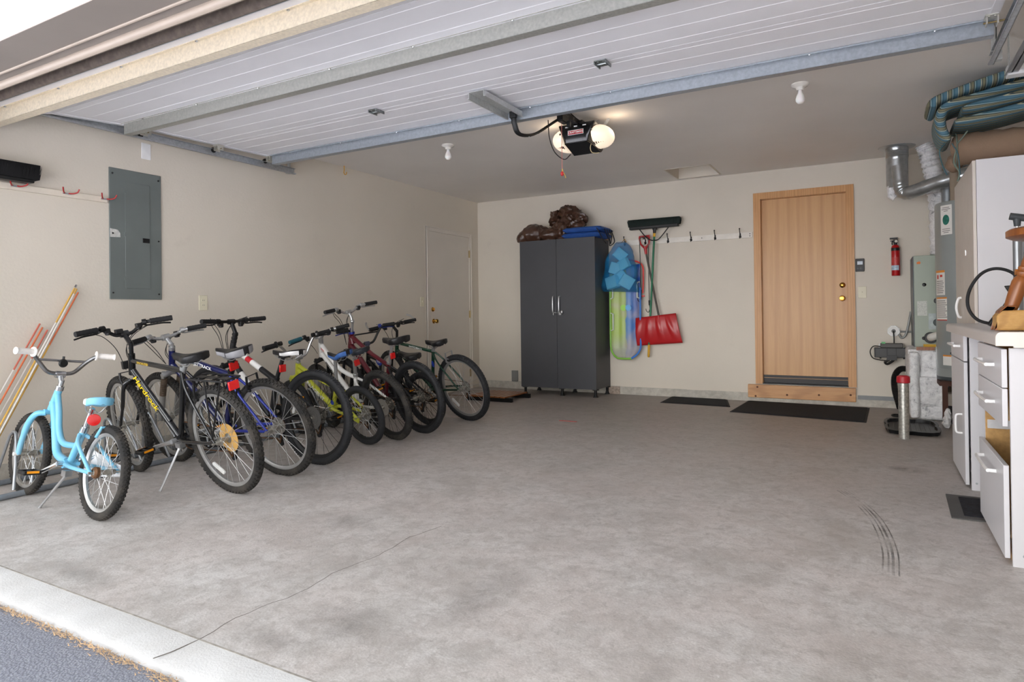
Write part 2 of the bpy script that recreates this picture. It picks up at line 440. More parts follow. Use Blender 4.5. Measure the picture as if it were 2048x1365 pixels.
knob((.0125, y0+.075, .945), LD, 'x')
b = MB().lathe([(0, 0), (.029, 0), (.029, .008), (.02, .016), (.012, .02), (0, .02)], (0, 0, 0), 'x', 18); b.box(.018, .03, -.004, .004, -.016, .016)
b.build('deadbolt', M_brass, LD, M=Matrix.Translation((.0125, y0+.058, 1.095)))
for z in (1.86, 1.03, .22):
    h = MB(); h.box(.008, .019, y1-.012, y1+.012, z-.05, z+.05); h.cyl((.022, y1+.001, z-.05), (.022, y1+.001, z+.05), .006, 8)
    h.build('hinge', mat('aged_brass', '#a89468', .4, .7), LD)

# ------------------------------------------------------------------ overhead sectional door
GX0, GX1 = -4.79, .555
GC = (GX0+GX1)/2
M_panel = mat('white_door_panel', '#f0f0f4', .48, var=.02, vs=3)
M_ridge = mat('white_embossed_bead', '#f3f3f6', .45, var=.02)
gd = thing('garage_door', 'white sectional garage door rolled up overhead under the ceiling', 'garage door', (GC, 3.0, 2.4))
def G(p): return (p[0]-GC, p[1]-3.0, p[2]-2.4)
PL = [(4.125, 2.483), (3.500, 2.467), (2.880, 2.452), (2.270, 2.402), (1.745, 2.265)]
for i in range(4):
    (ya, za), (yb, zb) = PL[i], PL[i+1]
    ey = Vector((0, yb-ya, zb-za)); L = ey.length; ey.normalize()
    up = Vector((1, 0, 0)).cross(ey); up = up if up.z > 0 else -up
    o0 = Vector((0, ya, za))
    s = MB()
    def Q(x, t, h): return G(Vector((x, 0, 0))+o0+ey*t+up*h)
    g = .0025
    s.hexa([Q(GX0, g, 0), Q(GX1, g, 0), Q(GX1, L-g, 0), Q(GX0, L-g, 0), Q(GX0, g, .045), Q(GX1, g, .045), Q(GX1, L-g, .045), Q(GX0, L-g, .045)])
    nb = 4
    for k in range(nb):
        t = L*(k+.62)/nb if k < nb else 0
        w = .003
        s.add([Q(GX0+.04, t-w, 0), Q(GX1-.04, t-w, 0), Q(GX1-.04, t, -.0017), Q(GX0+.04, t, -.0017), Q(GX1-.04, t+w, 0), Q(GX0+.04, t+w, 0)], [(0, 1, 2, 3), (3, 2, 4, 5)], 1)
    # end stiles
    for xa, xb in ((GX0-.002, GX0+.038), (GX1-.038, GX1+.002)):
        s.hexa([Q(xa, g, -.004), Q(xb, g, -.004), Q(xb, L-g, -.004), Q(xa, L-g, -.004), Q(xa, g, .046), Q(xb, g, .046), Q(xb, L-g, .046), Q(xa, L-g, .046)])
    s.build('door_section', [M_panel, M_ridge], gd)
def strut(y, z, hgt, mtl, x0, x1, w=.052):
    s = MB(); zt = z+hgt
    s.box(x0, x1, y, y+.0025, z, zt); s.box(x0, x1, y+w, y+w+.0025, z, zt)                 # webs
    s.box(x0, x1, y, y+w, z-.001, z+.0015)                                                 # floor of the channel
    s.box(x0, x1, y-.022, y, zt-.003, zt); s.box(x0, x1, y+w, y+w+.022, zt-.003, zt)       # flanges
    s.box(x0, x1, y-.023, y-.0205, zt-.009, zt)
    s.v = [G(p) for p in s.v]
    o = s.build('strut', mtl, gd)
    q = MB(); n = 9
    for k in range(n):
        x = x0+.25+(x1-x0-.5)*k/(n-1)
        q.lathe([(0, -.009), (.006, -.007), (.0085, -.001), (0, 0)], G((x, y-.011, zt-.004)), 'z', 8)
    q.build('screw', M_chrome, o)
M_zinc = mat('blue_zinc_strut', '#a6adb4', .42, .55, var=.12, vs=55)
strut(4.03, 2.400, .078, M_zinc, -4.72, .545)
strut(2.73, 2.365, .078, mat('grey_galvanised_strut', '#adada6', .5, .5, var=.12, vs=60), -4.75, .545)
strut(1.905, 2.226, .08, mat('bounce_tinted_strut', '#ddd0b8', .5, .1, var=.12, vs=70), -4.77, .545)  # cream tint paints the driveway's warm bounce light into the steel colour
# bottom weather seal and its retainer
s = MB(); s.tube([(GX0, 1.735, 2.262), (GX1, 1.735, 2.262)], .024, 10, 0, sx=1.25, sy=.8); s.v = [G(p) for p in s.v]; s.build('weather_seal', mat('dirty_brown_rubber', '#6b5f56', .8, var=.3, vs=30), gd)
s = MB(); s.box(GX0, GX1, 1.742, 1.752, 2.238, 2.30); s.v = [G(p) for p in s.v]; s.build('seal_retainer', mat('aluminium_retainer', '#aeb6bf', .35, .7), gd)
# centre hinges on the seam
for x in (-3.035, -1.345):
    h = MB(); h.box(x-.035, x+.035, 3.455, 3.494, 2.4575, 2.463); h.box(x-.035, x+.035, 3.506, 3.545, 2.4575, 2.463)
    h.cyl((x-.038, 3.50, 2.455), (x+.038, 3.50, 2.455), .007, 8); h.box(x-.036, x-.030, 3.455, 3.545, 2.444, 2.462); h.box(x+.030, x+.036, 3.455, 3.545, 2.444, 2.462)
    for dy in (-.028, .028):
        for dx in (-.018, .018): h.lathe([(0, -.006), (.007, -.004), (.008, 0)], (x+dx, 3.5+dy, 2.459), 'z', 8)
    h.v = [G(p) for p in h.v]; h.build('hinge', mat('hinge_steel', '#8f9494', .35, .85, var=.2, vs=40), gd)
# roller brackets along both edges
def roller(x, sgn, y, z):
    h = MB(); h.box(min(x, x+sgn*.055), max(x, x+sgn*.055), y-.035, y+.035, z-.008, z-.001); h.box(min(x, x+sgn*.006), max(x, x+sgn*.006), y-.028, y+.028, z-.05, z)
    h.box(min(x+sgn*.045, x+sgn*.05), max(x+sgn*.045, x+sgn*.05), y-.028, y+.028, z-.045, z)
    for dx in (.012, .038): h.lathe([(0, -.008), (.006, -.006), (.007, 0)], (x+sgn*dx, y-.02, z-.006), 'z', 8)
    h.v = [G(p) for p in h.v]; o = h.build('roller_bracket', mat('pale_zinc_bracket', '#c6c4bb', .4, .5), gd)
    q = MB(); q.cyl((x+sgn*.06, y, z-.032), (x-sgn*.045, y, z-.032), .005, 8, 0); q.lathe([(0, -.01), (.021, -.01), (.023, 0), (.021, .01), (0, .01)], (x-sgn*.045, y, z-.032), 'x', 14, 1)
    q.v = [G(p) for p in q.v]; q.build('roller', [mat('axle_steel', '#8b7a55', .4, .8), M_dark], o)
for y, z in ((4.05, 2.478), (3.52, 2.464), (2.90, 2.45)): roller(GX0+.002, 1, y, z)
for y, z in ((3.97, 2.476), (3.52, 2.464)): roller(GX1-.002, -1, y, z)
# operator bracket in the middle of the top section
b = MB(); bx = -2.205
b.box(bx-.055, bx+.055, 3.50, 4.015, 2.450, 2.4525)
for sx in (-1, 1):
    b.box(bx+sx*.055-.0015, bx+sx*.055+.0015, 3.50, 4.015, 2.412, 2.4525); b.box(min(bx+sx*.055, bx+sx*.068), max(bx+sx*.055, bx+sx*.068), 3.50, 4.015, 2.410, 2.4125)
b.v = [G(p) for p in b.v]; b.build('operator_bracket', M_galv, gd)

# tracks: C channel on each side
def track(name, x, sgn, y0, y1, z, label):
    t = thing(name, label, 'door track', (x, (y0+y1)/2, z), group=None)
    p = MB(); yy = (y0-t.location.y, y1-t.location.y)
    def L(a, b_): return min(a, b_), max(a, b_)
    p.box(*L(0, sgn*.0025), *yy, 0, .055); p.box(*L(0, sgn*.026), *yy, 0, .0025); p.box(*L(0, sgn*.022), *yy, .0525, .055)
    p.box(*L(sgn*.0245, sgn*.027), *yy, 0, .011)
    p.build('channel', M_steel, t)
    b = MB(); ye = y1-t.location.y-.06
    b.box(*L(-sgn*.028, 0), ye-.02, ye+.02, .0, .05); b.box(*L(-sgn*.004, 0), ye-.018, ye+.018, .05, ZC-z); b.box(*L(-sgn*.006, sgn*.022), ye-.018, ye-.014, .05, ZC-z)
    b.build('hanger_strap', M_galv, t)
    return t
track('door_track', -4.835, 1, 1.75, 4.39, 2.384, 'galvanised steel door track along the left wall by the grey panel')
tr = track('door_track', .600, -1, 1.75, 4.47, 2.384, 'galvanised steel door track hanging at the upper right of the ceiling')
# second rail with a white bracket at the far right
t = thing('ceiling_rail', 'grey steel angle rail with white bracket above the striped cushions', 'rail', (.72, 4.45, 2.40))
MB().box(-.03, .03, -.9, .33, .0, .003).box(-.003, .003, -.9, .33, 0, .05).build('angle', mat('grey_angle_steel', '#9b9ea1', .4, .6), t)
MB().box(-.02, .32, .28, .36, -.012, .05).build('bracket', mat('white_bracket', '#e5e6e8', .4), t, bevel=.004)
for ya in (-.3, .2): MB().box(-.025, -.022, ya, ya+.04, .0, ZC-2.4).build('hanger_strap', M_galv, t)

# ------------------------------------------------------------------ opener with its rail, arm and cords
op = thing('garage_door_opener', 'black and cream ceiling door opener with glowing lamp covers and a hanging red cord', 'garage door opener', (-2.065, 4.92, 2.44))
M_opblack = mat('glossy_black_housing', '#0e0e0f', .25, var=.1, coat=.4)
b = MB()
# housing: side outline swept across, wide at the top and narrower at the front bottom
def ring(y, zt, zb, wt, wb): return [(-wt, y, zt), (wt, y, zt), (wb, y, zb), (-wb, y, zb)]
b.loft([ring(-.16, .095, -.005, .150, .098), ring(-.145, .108, -.055, .158, .10), ring(.14, .108, -.075, .158, .11), ring(.16, .09, -.06, .15, .10)])
b.build('housing', M_opblack, op, bevel=.008)
b = MB(); b.hexa([(-.098, -.165, -.055), (.098, -.165, -.055), (.125, .09, -.094), (-.125, .09, -.094), (-.098, -.165, -.046), (.098, -.165, -.046), (.125, .09, -.07), (-.125, .09, -.07)])
b.build('bottom_cover', M_opblack, op, bevel=.004)
M_lens = mat('glowing_lamp_cover', '#ffe9cf', .4, var=.02, emit=.38)
for sx in (-1, 1):
    l = MB()
    prof = []
    rings = []
    for i in range(9):
        t = i/8; x = sx*(.128+.128*t); k = math.sqrt(max(0., 1-(t*.985)**2.2))
        rings.append([(x, .0+.155*k*math.cos(2*PI*j/20)*1.0, .012+.092*k*math.sin(2*PI*j/20)-.018*t*0) for j in range(20)])
    l.loft(rings); o = l.build('lamp_cover', M_lens, op)
    q = MB()
    for k in range(5):
        q.cbox((sx*(.135+.016*k), -.092+.010*k, -.062+.004*k), (.006, .05, .014), 0, None)
    q.build('vent_slot', mat('vent_dark', '#2a2622', .6), o)
for sx in (-1, 1):
    MB().lathe([(0, -.004), (.009, -.003), (.009, 0)], (sx*.134, -.163, .03), 'y', 10).build('screw', M_chrome, op)
M_white_ink = mat('white_print', '#f2f2f2', .5, var=0); M_red_plate = mat('red_badge', '#b3161e', .4, var=.02)
bp = MB().box(-.067, .067, -.1615, -.1590, .012, .050, 0).box(-.063, .063, -.1625, -.159, .016, .046, 1).build('badge', [M_white_ink, M_red_plate], op)
lettering('CRAFTSMAN', .024, basis((0, -.1632, .031), (1, 0, 0), (0, 0, 1)), M_white_ink, bp, sx=.92)
for x, w in ((-.075, .03), (0, .028), (.075, .03)):
    MB().box(x-w/2, x+w/2, -.1615, -.159, .074, .083).build('label', M_white_ink, op)
q = MB().lathe([(0, 0), (.042, 0), (.042, .001), (0, .001)], (0, 0, 0), 'z', 24, 0, Matrix.Diagonal((1, .42, 1, 1)))
q.build('badge', mat('silver_badge', '#a59aa0', .4, .3), op, M=Matrix.Translation((0, -.085, -.0668)) @ Matrix.Rotation(R(-8.7), 4, 'X'))
# T rail running toward the opening, arm, trolley
MB().box(-.018, .018, -3.36, -.1, .095, .135).build('rail', M_dark, op)
MB().box(-.05, .05, -.14, .02, .105, .13).build('rail_mount', M_dark, op, bevel=.006)
a = MB()
aP = spline([(-.14, -.93, -.015), (-.137, -.92, -.075), (-.127, -.87, -.135), (-.095, -.70, -.10), (-.04, -.48, .035), (-.01, -.40, .09)], 6)
a.tube(aP, .021, 6, sx=1, sy=.5, up=(1, 0, 0)); a.build('arm', M_dark, op)
for p in ((-.105, -.755, -.128), (-.085, -.65, -.08), (-.05, -.51, .015)): MB().lathe([(0, -.014), (.006, -.012), (.008, 0)], p, 'y', 8).build('bolt', M_chrome, op)
MB().cbox((-.14, -.935, -.01), (.05, .03, .05)).build('arm_pin', M_dark, op, bevel=.004)
MB().cbox((0, -.40, .075), (.05, .12, .06)).cbox((.03, -.36, .04), (.03, .03, .05)).build('trolley', M_dark, op, bevel=.006)
cx, cy = -.03, -.36
MB().cyl((cx, cy, .05), (cx, cy, -.315), .0022, 6).build('release_cord', mat('faded_red_cord', '#c9776f', .7), op)
q = MB(); q.ell((cx, cy, -.335), (.014, .014, .019), 12, 0); q.tube([(cx, cy, -.30), (cx+.006, cy, -.32)], .004, 6, 1); q.tube(spline([(cx+.008, cy, -.325), (cx+.022, cy, -.35), (cx+.03, cy, -.372)]), .003, 6, 1)
q.build('release_knob', [mat('red_knob', '#b8262a', .4), mat('yellow_string', '#d8b54a', .7)], op)
M_wire = mat('black_wire', '#151413', .5)
MB().tube(spline([(-.16, -.33, .11), (-.165, -.30, -.02), (-.14, -.26, -.13), (-.085, -.2, -.185), (-.05, -.15, -.14)], 8), .004, 6).build('power_wire', M_wire, op)
MB().tube(spline([(.02, -.30, .14), (.06, -.2, .10), (.13, -.1, .095), (.17, 0, .10)], 8), .004, 6).build('power_wire', M_wire, op)
MB().tube(spline([(.115, -.12, -.07), (.112, -.13, -.105), (.125, -.135, -.14), (.155, -.135, -.152), (.185, -.13, -.152)], 6), .003, 6).build('antenna_wire', mat('cream_wire', '#dccb9a', .6), op)
for (x0, x1, y) in ((.135, .10, .06), (.135, .20, .06), (-.135, -.135, .06)):
    h = MB(); d = Vector((x1-x0, 0, ZC-2.44-.10)); n = Vector((d.z, 0, -d.x)).normalized()*.013
    p0, p1 = Vector((x0, y+(.004 if x1 == .20 else 0), .09)), Vector((x1, y+(.004 if x1 == .20 else 0), ZC-2.441))
    h.hexa([p0-n, p0+n, p0+n+Vector((0, .003, 0)), p0-n+Vector((0, .003, 0)), p1-n, p1+n, p1+n+Vector((0, .003, 0)), p1-n+Vector((0, .003, 0))])
    h.build('hanger_strap', M_galv, op)

# ------------------------------------------------------------------ two bare bulbs, yellow hook
def bulb(loc, label):
    t = thing('ceiling_bulb', label, 'light bulb', loc, group=None)
    MB().lathe([(0, 0), (.058, 0), (.060, -.008), (.052, -.018), (.030, -.026), (.022, -.045), (.0, -.045)], (0, 0, 0), 'z', 24).build('lamp_holder', mat('white_porcelain', '#efece6', .25, coat=.4), t)
    MB().lathe([(.013, -.045), (.014, -.06), (.024, -.082), (.030, -.105), (.028, -.122), (.017, -.136), (0, -.141)], (0, 0, 0), 'z', 20).build('bulb', mat('frosted_glass', '#fbfaf6', .35, var=0, sub=.2), t)
bulb((-3.453, 4.979, ZC), 'bare white bulb on the ceiling left of the door opener')
bulb((-.434, 4.939, ZC), 'bare white bulb on the ceiling right of the door opener')
h = MB(); h.tube(spline([(0, 0, .012), (0, 0, -.03), (.0, -.004, -.06), (.0, .014, -.076), (0, .032, -.066), (0, .036, -.045)], 8), .0042, 8); h.lathe([(0, .008), (.008, .008), (.008, .012), (0, .012)], (0, 0, 0), 'z', 10)
tag(h.build('ceiling_hook', mat('yellow_vinyl_coat', '#d9a43a', .4), M=Matrix.Translation((-4.87, 5.10, ZC-.013))), 'yellow coated screw hook in the corner above the left wall', 'hook')
# ------------------------------------------------------------------ bicycles
M_tire = mat('dusty_tyre_rubber', '#242322', .85, var=.25, vs=14, dirt='#5f574e', dirt_amt=.55)
M_tire_blk = mat('black_tyre_rubber', '#1f2023', .75, var=.15, vs=14, dirt='#3d3b39', dirt_amt=.4)
M_rim = mat('aluminium_rim', '#b3b3b1', .35, .75, var=.08)
M_rim_blk = mat('black_rim', '#1c1c1d', .4)
M_spoke = mat('steel_spoke', '#cfd0d0', .3, .8, var=.1)
M_hub = mat('worn_hub', '#a8a59d', .35, .85, var=.2, vs=60)
M_rust = mat('rusty_steel', '#6b4c33', .6, .5, var=.3, vs=80)
M_bblack = mat('black_bike_parts', '#131314', .4, var=.15)
M_grip = mat('black_grip', '#1b1b1c', .8, var=.2, vs=60)
M_vinyl = mat('black_saddle_vinyl', '#18181a', .42, var=.1)
M_alloy = mat('silver_alloy', '#bcbdbe', .3, .8, var=.06)
M_red_ref = mat('red_reflector', '#d3201f', .2, var=.08, vs=120, coat=.5)
M_amber = mat('amber_reflector', '#ef9a1a', .25, var=.05, coat=.4)
M_clear_ref = mat('clear_reflector', '#d9d9d6', .25, var=.08, vs=150, coat=.4)
M_cable = mat('cable_housing', '#161617', .5)

def wheel(parent, c, r, tw, name='wheel', rim=M_rim, tire=M_tire, tread='knob', nsp=28, hub=M_hub, M=None, spoke=M_spoke, hubw=.05, reflector=None):
    """rim is the part; tyre, spokes, hub are its own pieces. Wheel plane is x-z, centred at c."""
    rr = r-tw*.98
    b = MB(); prof = [(rr-.055*r, -.006), (rr-.056*r, .006), (rr-.004, .0115), (rr+.007, .0125), (rr+.007, -.0125), (rr-.004, -.0115), (rr-.055*r, -.006)]
    b.lathe(prof, (0, 0, 0), 'y', 56)
    MM = Matrix.Translation(c) if M is None else M @ Matrix.Translation(c)
    w = b.build(name, rim, parent, M=MM)
    # tyre
    t = MB(); rc = r-tw*.5-(.003 if tread == 'knob' else 0); pr = []
    for k in range(15):
        an = R(-140+280*k/14); pr.append((rc+math.cos(an)*tw*.5, math.sin(an)*tw*.52))
    pr.append((rr+.004, .010)); pr.append((rr+.004, -.010)); pr.append(pr[0])
    t.lathe(pr, (0, 0, 0), 'y', 64)
    if tread == 'knob':
        n = int(2*PI*r/.031)
        for k in range(n):
            for row, (da, off) in enumerate(((-50, 0), (-20, .5), (12, .0), (45, .5))):
                an = 2*PI*(k+off)/n; ph = R(da+4)
                rad = rc+math.cos(ph)*tw*.5; y = math.sin(ph)*tw*.52
                ex = Vector((-math.sin(an), 0, math.cos(an))); nr = Vector((math.cos(an)*math.cos(ph), math.sin(ph), math.sin(an)*math.cos(ph))); ez = ex.cross(nr)
                o = Vector((math.cos(an)*rad, y, math.sin(an)*rad)); hx, hz, hh = .0085, .0065, .0055
                P = []
                for h in (-.002, hh):
                    for (u, v) in ((-1, -1), (1, -1), (1, 1), (-1, 1)): P.append(o+ex*hx*u+ez*hz*v+nr*h)
                t.hexa(P)
    elif tread == 'rib':
        n = int(2*PI*r/.022)
        for k in range(n):
            for sgn in (-1, 1):
                an = 2*PI*(k+(.25*sgn))/n; ph = R(24*sgn)
                rad = rc+math.cos(ph)*tw*.5; y = math.sin(ph)*tw*.52
                ex = Vector((-math.sin(an), .45*sgn, math.cos(an))).normalized(); nr = Vector((math.cos(an)*math.cos(ph), math.sin(ph), math.sin(an)*math.cos(ph))); ez = ex.cross(nr)
                o = Vector((math.cos(an)*rad, y, math.sin(an)*rad)); P = []
                for h in (-.002, .0025):
                    for (u, v) in ((-1, -1), (1, -1), (1, 1), (-1, 1)): P.append(o+ex*.0062*u+ez*tw*.19*v+nr*h)
                t.hexa(P)
    t.build('tire', tire, w, ang=50)
    s = MB()
    for k in range(nsp):
        an = 2*PI*k/nsp; side = 1 if k % 2 else -1; tw_ = R(62)*(1 if (k//2) % 2 else -1)
        a2 = an+tw_; hr = .024
        s.tube([(math.cos(a2)*hr, side*hubw*.55, math.sin(a2)*hr), (math.cos(an)*(rr-.053*r), side*.003, math.sin(an)*(rr-.053*r))], .00145, 4, cap=False)
    s.build('spokes', spoke, w, ang=180)
    h = MB(); h.lathe([(0, -hubw-.028), (.006, -hubw-.028), (.006, -hubw-.006), (.013, -hubw-.004), (.014, -hubw*.66), (.028, -hubw*.62), (.028, -hubw*.5), (.014, -hubw*.42), (.013, hubw*.42), (.028, hubw*.5), (.028, hubw*.62), (.014, hubw*.66), (.013, hubw+.004), (.006, hubw+.006), (.006, hubw+.028), (0, hubw+.028)], (0, 0, 0), 'y', 18)
    h.build('hub', hub, w)
    if reflector is not None:
        an = R(reflector); c0 = Vector((math.cos(an), 0, math.sin(an)))*(rr-.075); e = Vector((-math.sin(an), 0, math.cos(an)))
        q = MB(); Mx = basis(c0+Vector((0, .012, 0)), e, c0.normalized())
        q.prism([(-.045+.012*math.cos(t_), .012*math.sin(t_)) for t_ in [R(90+18*i) for i in range(11)]]+[(.045+.012*math.cos(t_), .012*math.sin(t_)) for t_ in [R(-90+18*i) for i in range(11)]], 'z', -.006, .006, 0, Mx)
        q.build('reflector', M_clear_ref, w, bevel=.002)
    return w

def saddle(parent, nose, tail, w=.075, mats=M_vinyl, h=.055, side=None, dip=.012, name='saddle', edge=.62, tailup=.0):
    """nose, tail: (x, z) of the top ends. Third material index paints the lower flanks."""
    b = MB(); rings = []; n = 13; N = 22
    L = nose[0]-tail[0]
    for i in range(n):
        t = i/(n-1)                                    # 0 nose .. 1 tail
        x = nose[0]-L*t
        wt = w*(.30+.06*t+ .64*(1/(1+math.exp(-(t-.52)*13)))) * math.sqrt(max(.02, 1-max(0, (t-.86)/.145)**2)) * math.sqrt(max(.03, 1-max(0, (.10-t)/.105)**2))
        z = nose[1]+(tail[1]-nose[1])*t - dip*math.sin(PI*min(1, t*1.15)) + tailup*max(0, t-.6)
        ring = []
        hh = h*(.55+.45*t)
        for k in range(N):
            an = 2*PI*k/N; cy, cz = math.cos(an), math.sin(an)
            y = wt*math.copysign(abs(cy)**.75, cy)
            zz = (.010*math.copysign(abs(cz)**.8, cz)+.0) if cz > 0 else -hh*abs(cz)**.55*(.5+.5*abs(cy)**1.2)
            ring.append((x, y, z+zz))
        rings.append(ring)
    b.loft(rings)
    if side is not None:
        fs = b.f
        for i, f in enumerate(fs):
            if len(f) == 4:
                cz = sum(b.v[q][2] for q in f)/4; cxx = sum(b.v[q][0] for q in f)/4; t = (nose[0]-cxx)/L
                zt = nose[1]+(tail[1]-nose[1])*t - dip*math.sin(PI*min(1, t*1.15))
                if side(t, cz-zt): b.m[i] = 1
    o = b.build(name, mats, parent, ang=60)
    r_ = MB()
    for sy in (-1, 1):
        r_.tube(spline([(nose[0]-.03, sy*.012, nose[1]-.028), (nose[0]-L*.38, sy*.022, nose[1]-.055), (nose[0]-L*.62, sy*.026, nose[1]-.058), (tail[0]+.03, sy*.04, tail[1]-.03)], 5), .0035, 6)
    r_.build('saddle_rail', M_alloy, o)
    return o

def handlebar(parent, c, w, h, s, M, kind='riser', mtl=M_bblack, gripm=M_grip, r=.0115, levers=True, grip_len=.115, flange=False, leverm=M_bblack, crossbar=False, barend=False, shifters=True, parent_extra=None):
    """c: clamp centre, ends at c + (-s, +-w, h). M: steering matrix in bike space."""
    b = MB(); cx, cz = c
    pts = []
    if kind == 'bmx':
        half = [(0, .0, 0), (0, .035, 0), (-.002, .075, h*.12), (-.008, .13, h*.65), (-s*.5, .17, h*.95), (-s*.8, .205, h), (-s, w, h)]
    elif kind == 'flat':
        half = [(0, 0, 0), (0, .06, 0), (-s*.5, w*.6, h*.6), (-s, w, h)]
    else:
        half = [(0, 0, 0), (0, .045, 0), (-.002, .085, h*.45), (-.006, .125, h*.92), (-s*.55, .175, h), (-s, w, h)]
    L = [(cx+x, -y, cz+z) for x, y, z in reversed(half)][:-1]+[(cx+x, y, cz+z) for x, y, z in half]
    path = spline(L, 5)
    b.tube(path, r, 10)
    if crossbar:
        i = [k for k, p in enumerate(path) if p.y > .125][0]
        b.cyl(path[len(path)-1-i], path[i], r*.62, 8)
    o = b.build('handlebar', mtl, parent, M=M)
    for sg in (-1, 1):
        e = Vector((cx-s, sg*w, cz+h)); q = Vector(path[-6] if sg > 0 else path[5]); d = (q-e).normalized()
        g = MB(); a0 = e-d*.004; pr = []
        npt = 14
        rad = [.0165+.0011*(k % 2) for k in range(npt)]
        ptsg = [a0+d*(grip_len*k/(npt-1)) for k in range(npt)]
        if flange: rad[-1] = .028; rad[-2] = .028; ptsg[-2] = a0+d*(grip_len-.006); rad[0] = .020; rad[-3] = .017; ptsg[-3] = a0+d*(grip_len-.0075)
        g.tube(ptsg, rad, 12); g.build('grip', gripm, o)
        if levers:
            l = MB(); k0 = e+d*(grip_len+.03); side = d.cross(Vector((0, 0, 1))); fw = Vector((1, 0, 0))
            l.cyl(k0-d*.012, k0+d*.012, .019, 12)
            p0 = k0+fw*.018+Vector((0, 0, -.012))
            l.tube(spline([k0+Vector((0, 0, -.004)), p0, p0-d*.03+fw*.020+Vector((0, 0, -.014)), e+d*.05+fw*.032+Vector((0, 0, -.026)), e-d*.005+fw*.040+Vector((0, 0, -.034))], 5), [.008]*6+[.0055]*15, 8, sy=1.0)
            l.build('brake_lever', leverm, o)
            if shifters:
                q_ = MB(); q_.cbox(k0+d*.03+fw*.012+Vector((0, 0, -.018)), (.036, .034, .03)); q_.lathe([(0, -.012), (.018, -.010), (.018, .010), (0, .012)], k0+d*.034+fw*.01+Vector((0, 0, -.034)), 'z', 12)
                q_.build('shifter', M_bblack, o, bevel=.005)
        if barend:
            q_ = MB(); q_.tube(spline([e, e+Vector((.03, 0, .012)), e+Vector((.085, -sg*.008, .040)), e+Vector((.125, -sg*.03, .055))], 5), .010, 8); q_.build('bar_end', M_alloy, o)
    return o

def steer_matrix(hb, ht, delta):
    a = (Vector((ht[0], 0, ht[1]))-Vector((hb[0], 0, hb[1]))).normalized(); c = Vector((hb[0], 0, hb[1]))
    return Matrix.Translation(c) @ Matrix.Rotation(R(delta), 4, a) @ Matrix.Translation(-c)

def V3(p, y=0.): return (p[0], y, p[1])
def crankset(parent, bb, ang, ring=.085, arm=.165, metal=M_alloy, ringm=M_bblack, amber=True, pedal_flat=True):
    b = MB()
    b.lathe([(.0, -.062), (.016, -.062), (.016, .062), (0, .062)], V3(bb), 'y', 14)
    for sg in (-1, 1):
        a = R(ang) if sg > 0 else R(ang+180)
        e = Vector((bb[0]+math.cos(a)*arm, sg*.088, bb[1]+math.sin(a)*arm))
        b.tube([Vector((bb[0], sg*.06, bb[1])), Vector((bb[0]+math.cos(a)*.03, sg*.068, bb[1]+math.sin(a)*.03)), e], [.015, .0125, .011], 8, sx=1., sy=.8)
    o = b.build('crank', metal, parent)
    q = MB()
    q.lathe([(ring-.022, -.050), (ring, -.050), (ring+.003, -.0485), (ring, -.047), (ring-.022, -.047), (ring-.022, -.050)], V3(bb), 'y', 40)
    q.lathe([(ring-.04, -.055), (ring-.018, -.055), (ring-.018, -.053), (ring-.04, -.053), (ring-.04, -.055)], V3(bb), 'y', 32)
    for k in range(5):
        a = 2*PI*k/5; q.cyl((bb[0], -.05, bb[1]), (bb[0]+math.cos(a)*(ring-.015), -.05, bb[1]+math.sin(a)*(ring-.015)), .009, 6)
    q.build('chainring', ringm, o)
    for sg in (-1, 1):
        a = R(ang) if sg > 0 else R(ang+180)
        e = Vector((bb[0]+math.cos(a)*arm, sg*.093, bb[1]+math.sin(a)*arm))
        p = MB(); p.cyl(e, e+Vector((0, sg*.09, 0)), .008, 8)
        for dx in (-.034, .034): p.cbox(e+Vector((dx, sg*.05, 0)), (.014, .082, .022))
        for dy in (.014, .05, .088): p.cbox(e+Vector((0, sg*dy, 0)), (.07, .012, .018))
        po = p.build('pedal', M_bblack, o, bevel=.002)
        if amber:
            MB().cbox(e+Vector((-.043, sg*.05, .004)), (.006, .055, .012)).cbox(e+Vector((.043, sg*.05, .004)), (.006, .055, .012)).build('pedal_reflector', M_amber, po)
    return o

def chain(parent, bb, hub, ring, cog=.04, y=-.048, drop=False):
    b = MB(); B, H = Vector(V3(bb, y)), Vector(V3(hub, y))
    up = [B+Vector((0, 0, ring)), H+Vector((0, 0, cog))]
    pts = [B+Vector((math.cos(R(a))*ring, 0, math.sin(R(a))*ring)) for a in range(-90, 91, 20)]
    pts += [H+Vector((math.cos(R(a))*cog, 0, math.sin(R(a))*cog)) for a in range(90, 271, 20)]
    if drop: pts += [H+Vector((.02, 0, -.10)), H+Vector((.035, 0, -.13)), H+Vector((.06, 0, -.10))]
    b.tube(pts, .0052, 6, closed=True, sx=.6, sy=1.)
    b.build('chain', M_rust, parent)
def derailleur(parent, hub):
    b = MB(); H = Vector(V3(hub, -.05))
    b.lathe([(.0, -.004), (.03, -.004), (.055, .012), (.055, .014), (0, .016)], H+Vector((0, .0, 0)), 'y', 24, 1)
    b.tube([H+Vector((0, -.01, 0)), H+Vector((.01, -.022, -.045)), H+Vector((.015, -.02, -.09)), H+Vector((.035, -.012, -.135))], .009, 8, 0)
    for z in (-.09, -.135): b.lathe([(0, -.006), (.02, -.006), (.02, .006), (0, .006)], H+Vector((.02 if z > -.1 else .036, -.008, z)), 'y', 12, 0)
    b.build('derailleur', [M_bblack, M_hub], parent)
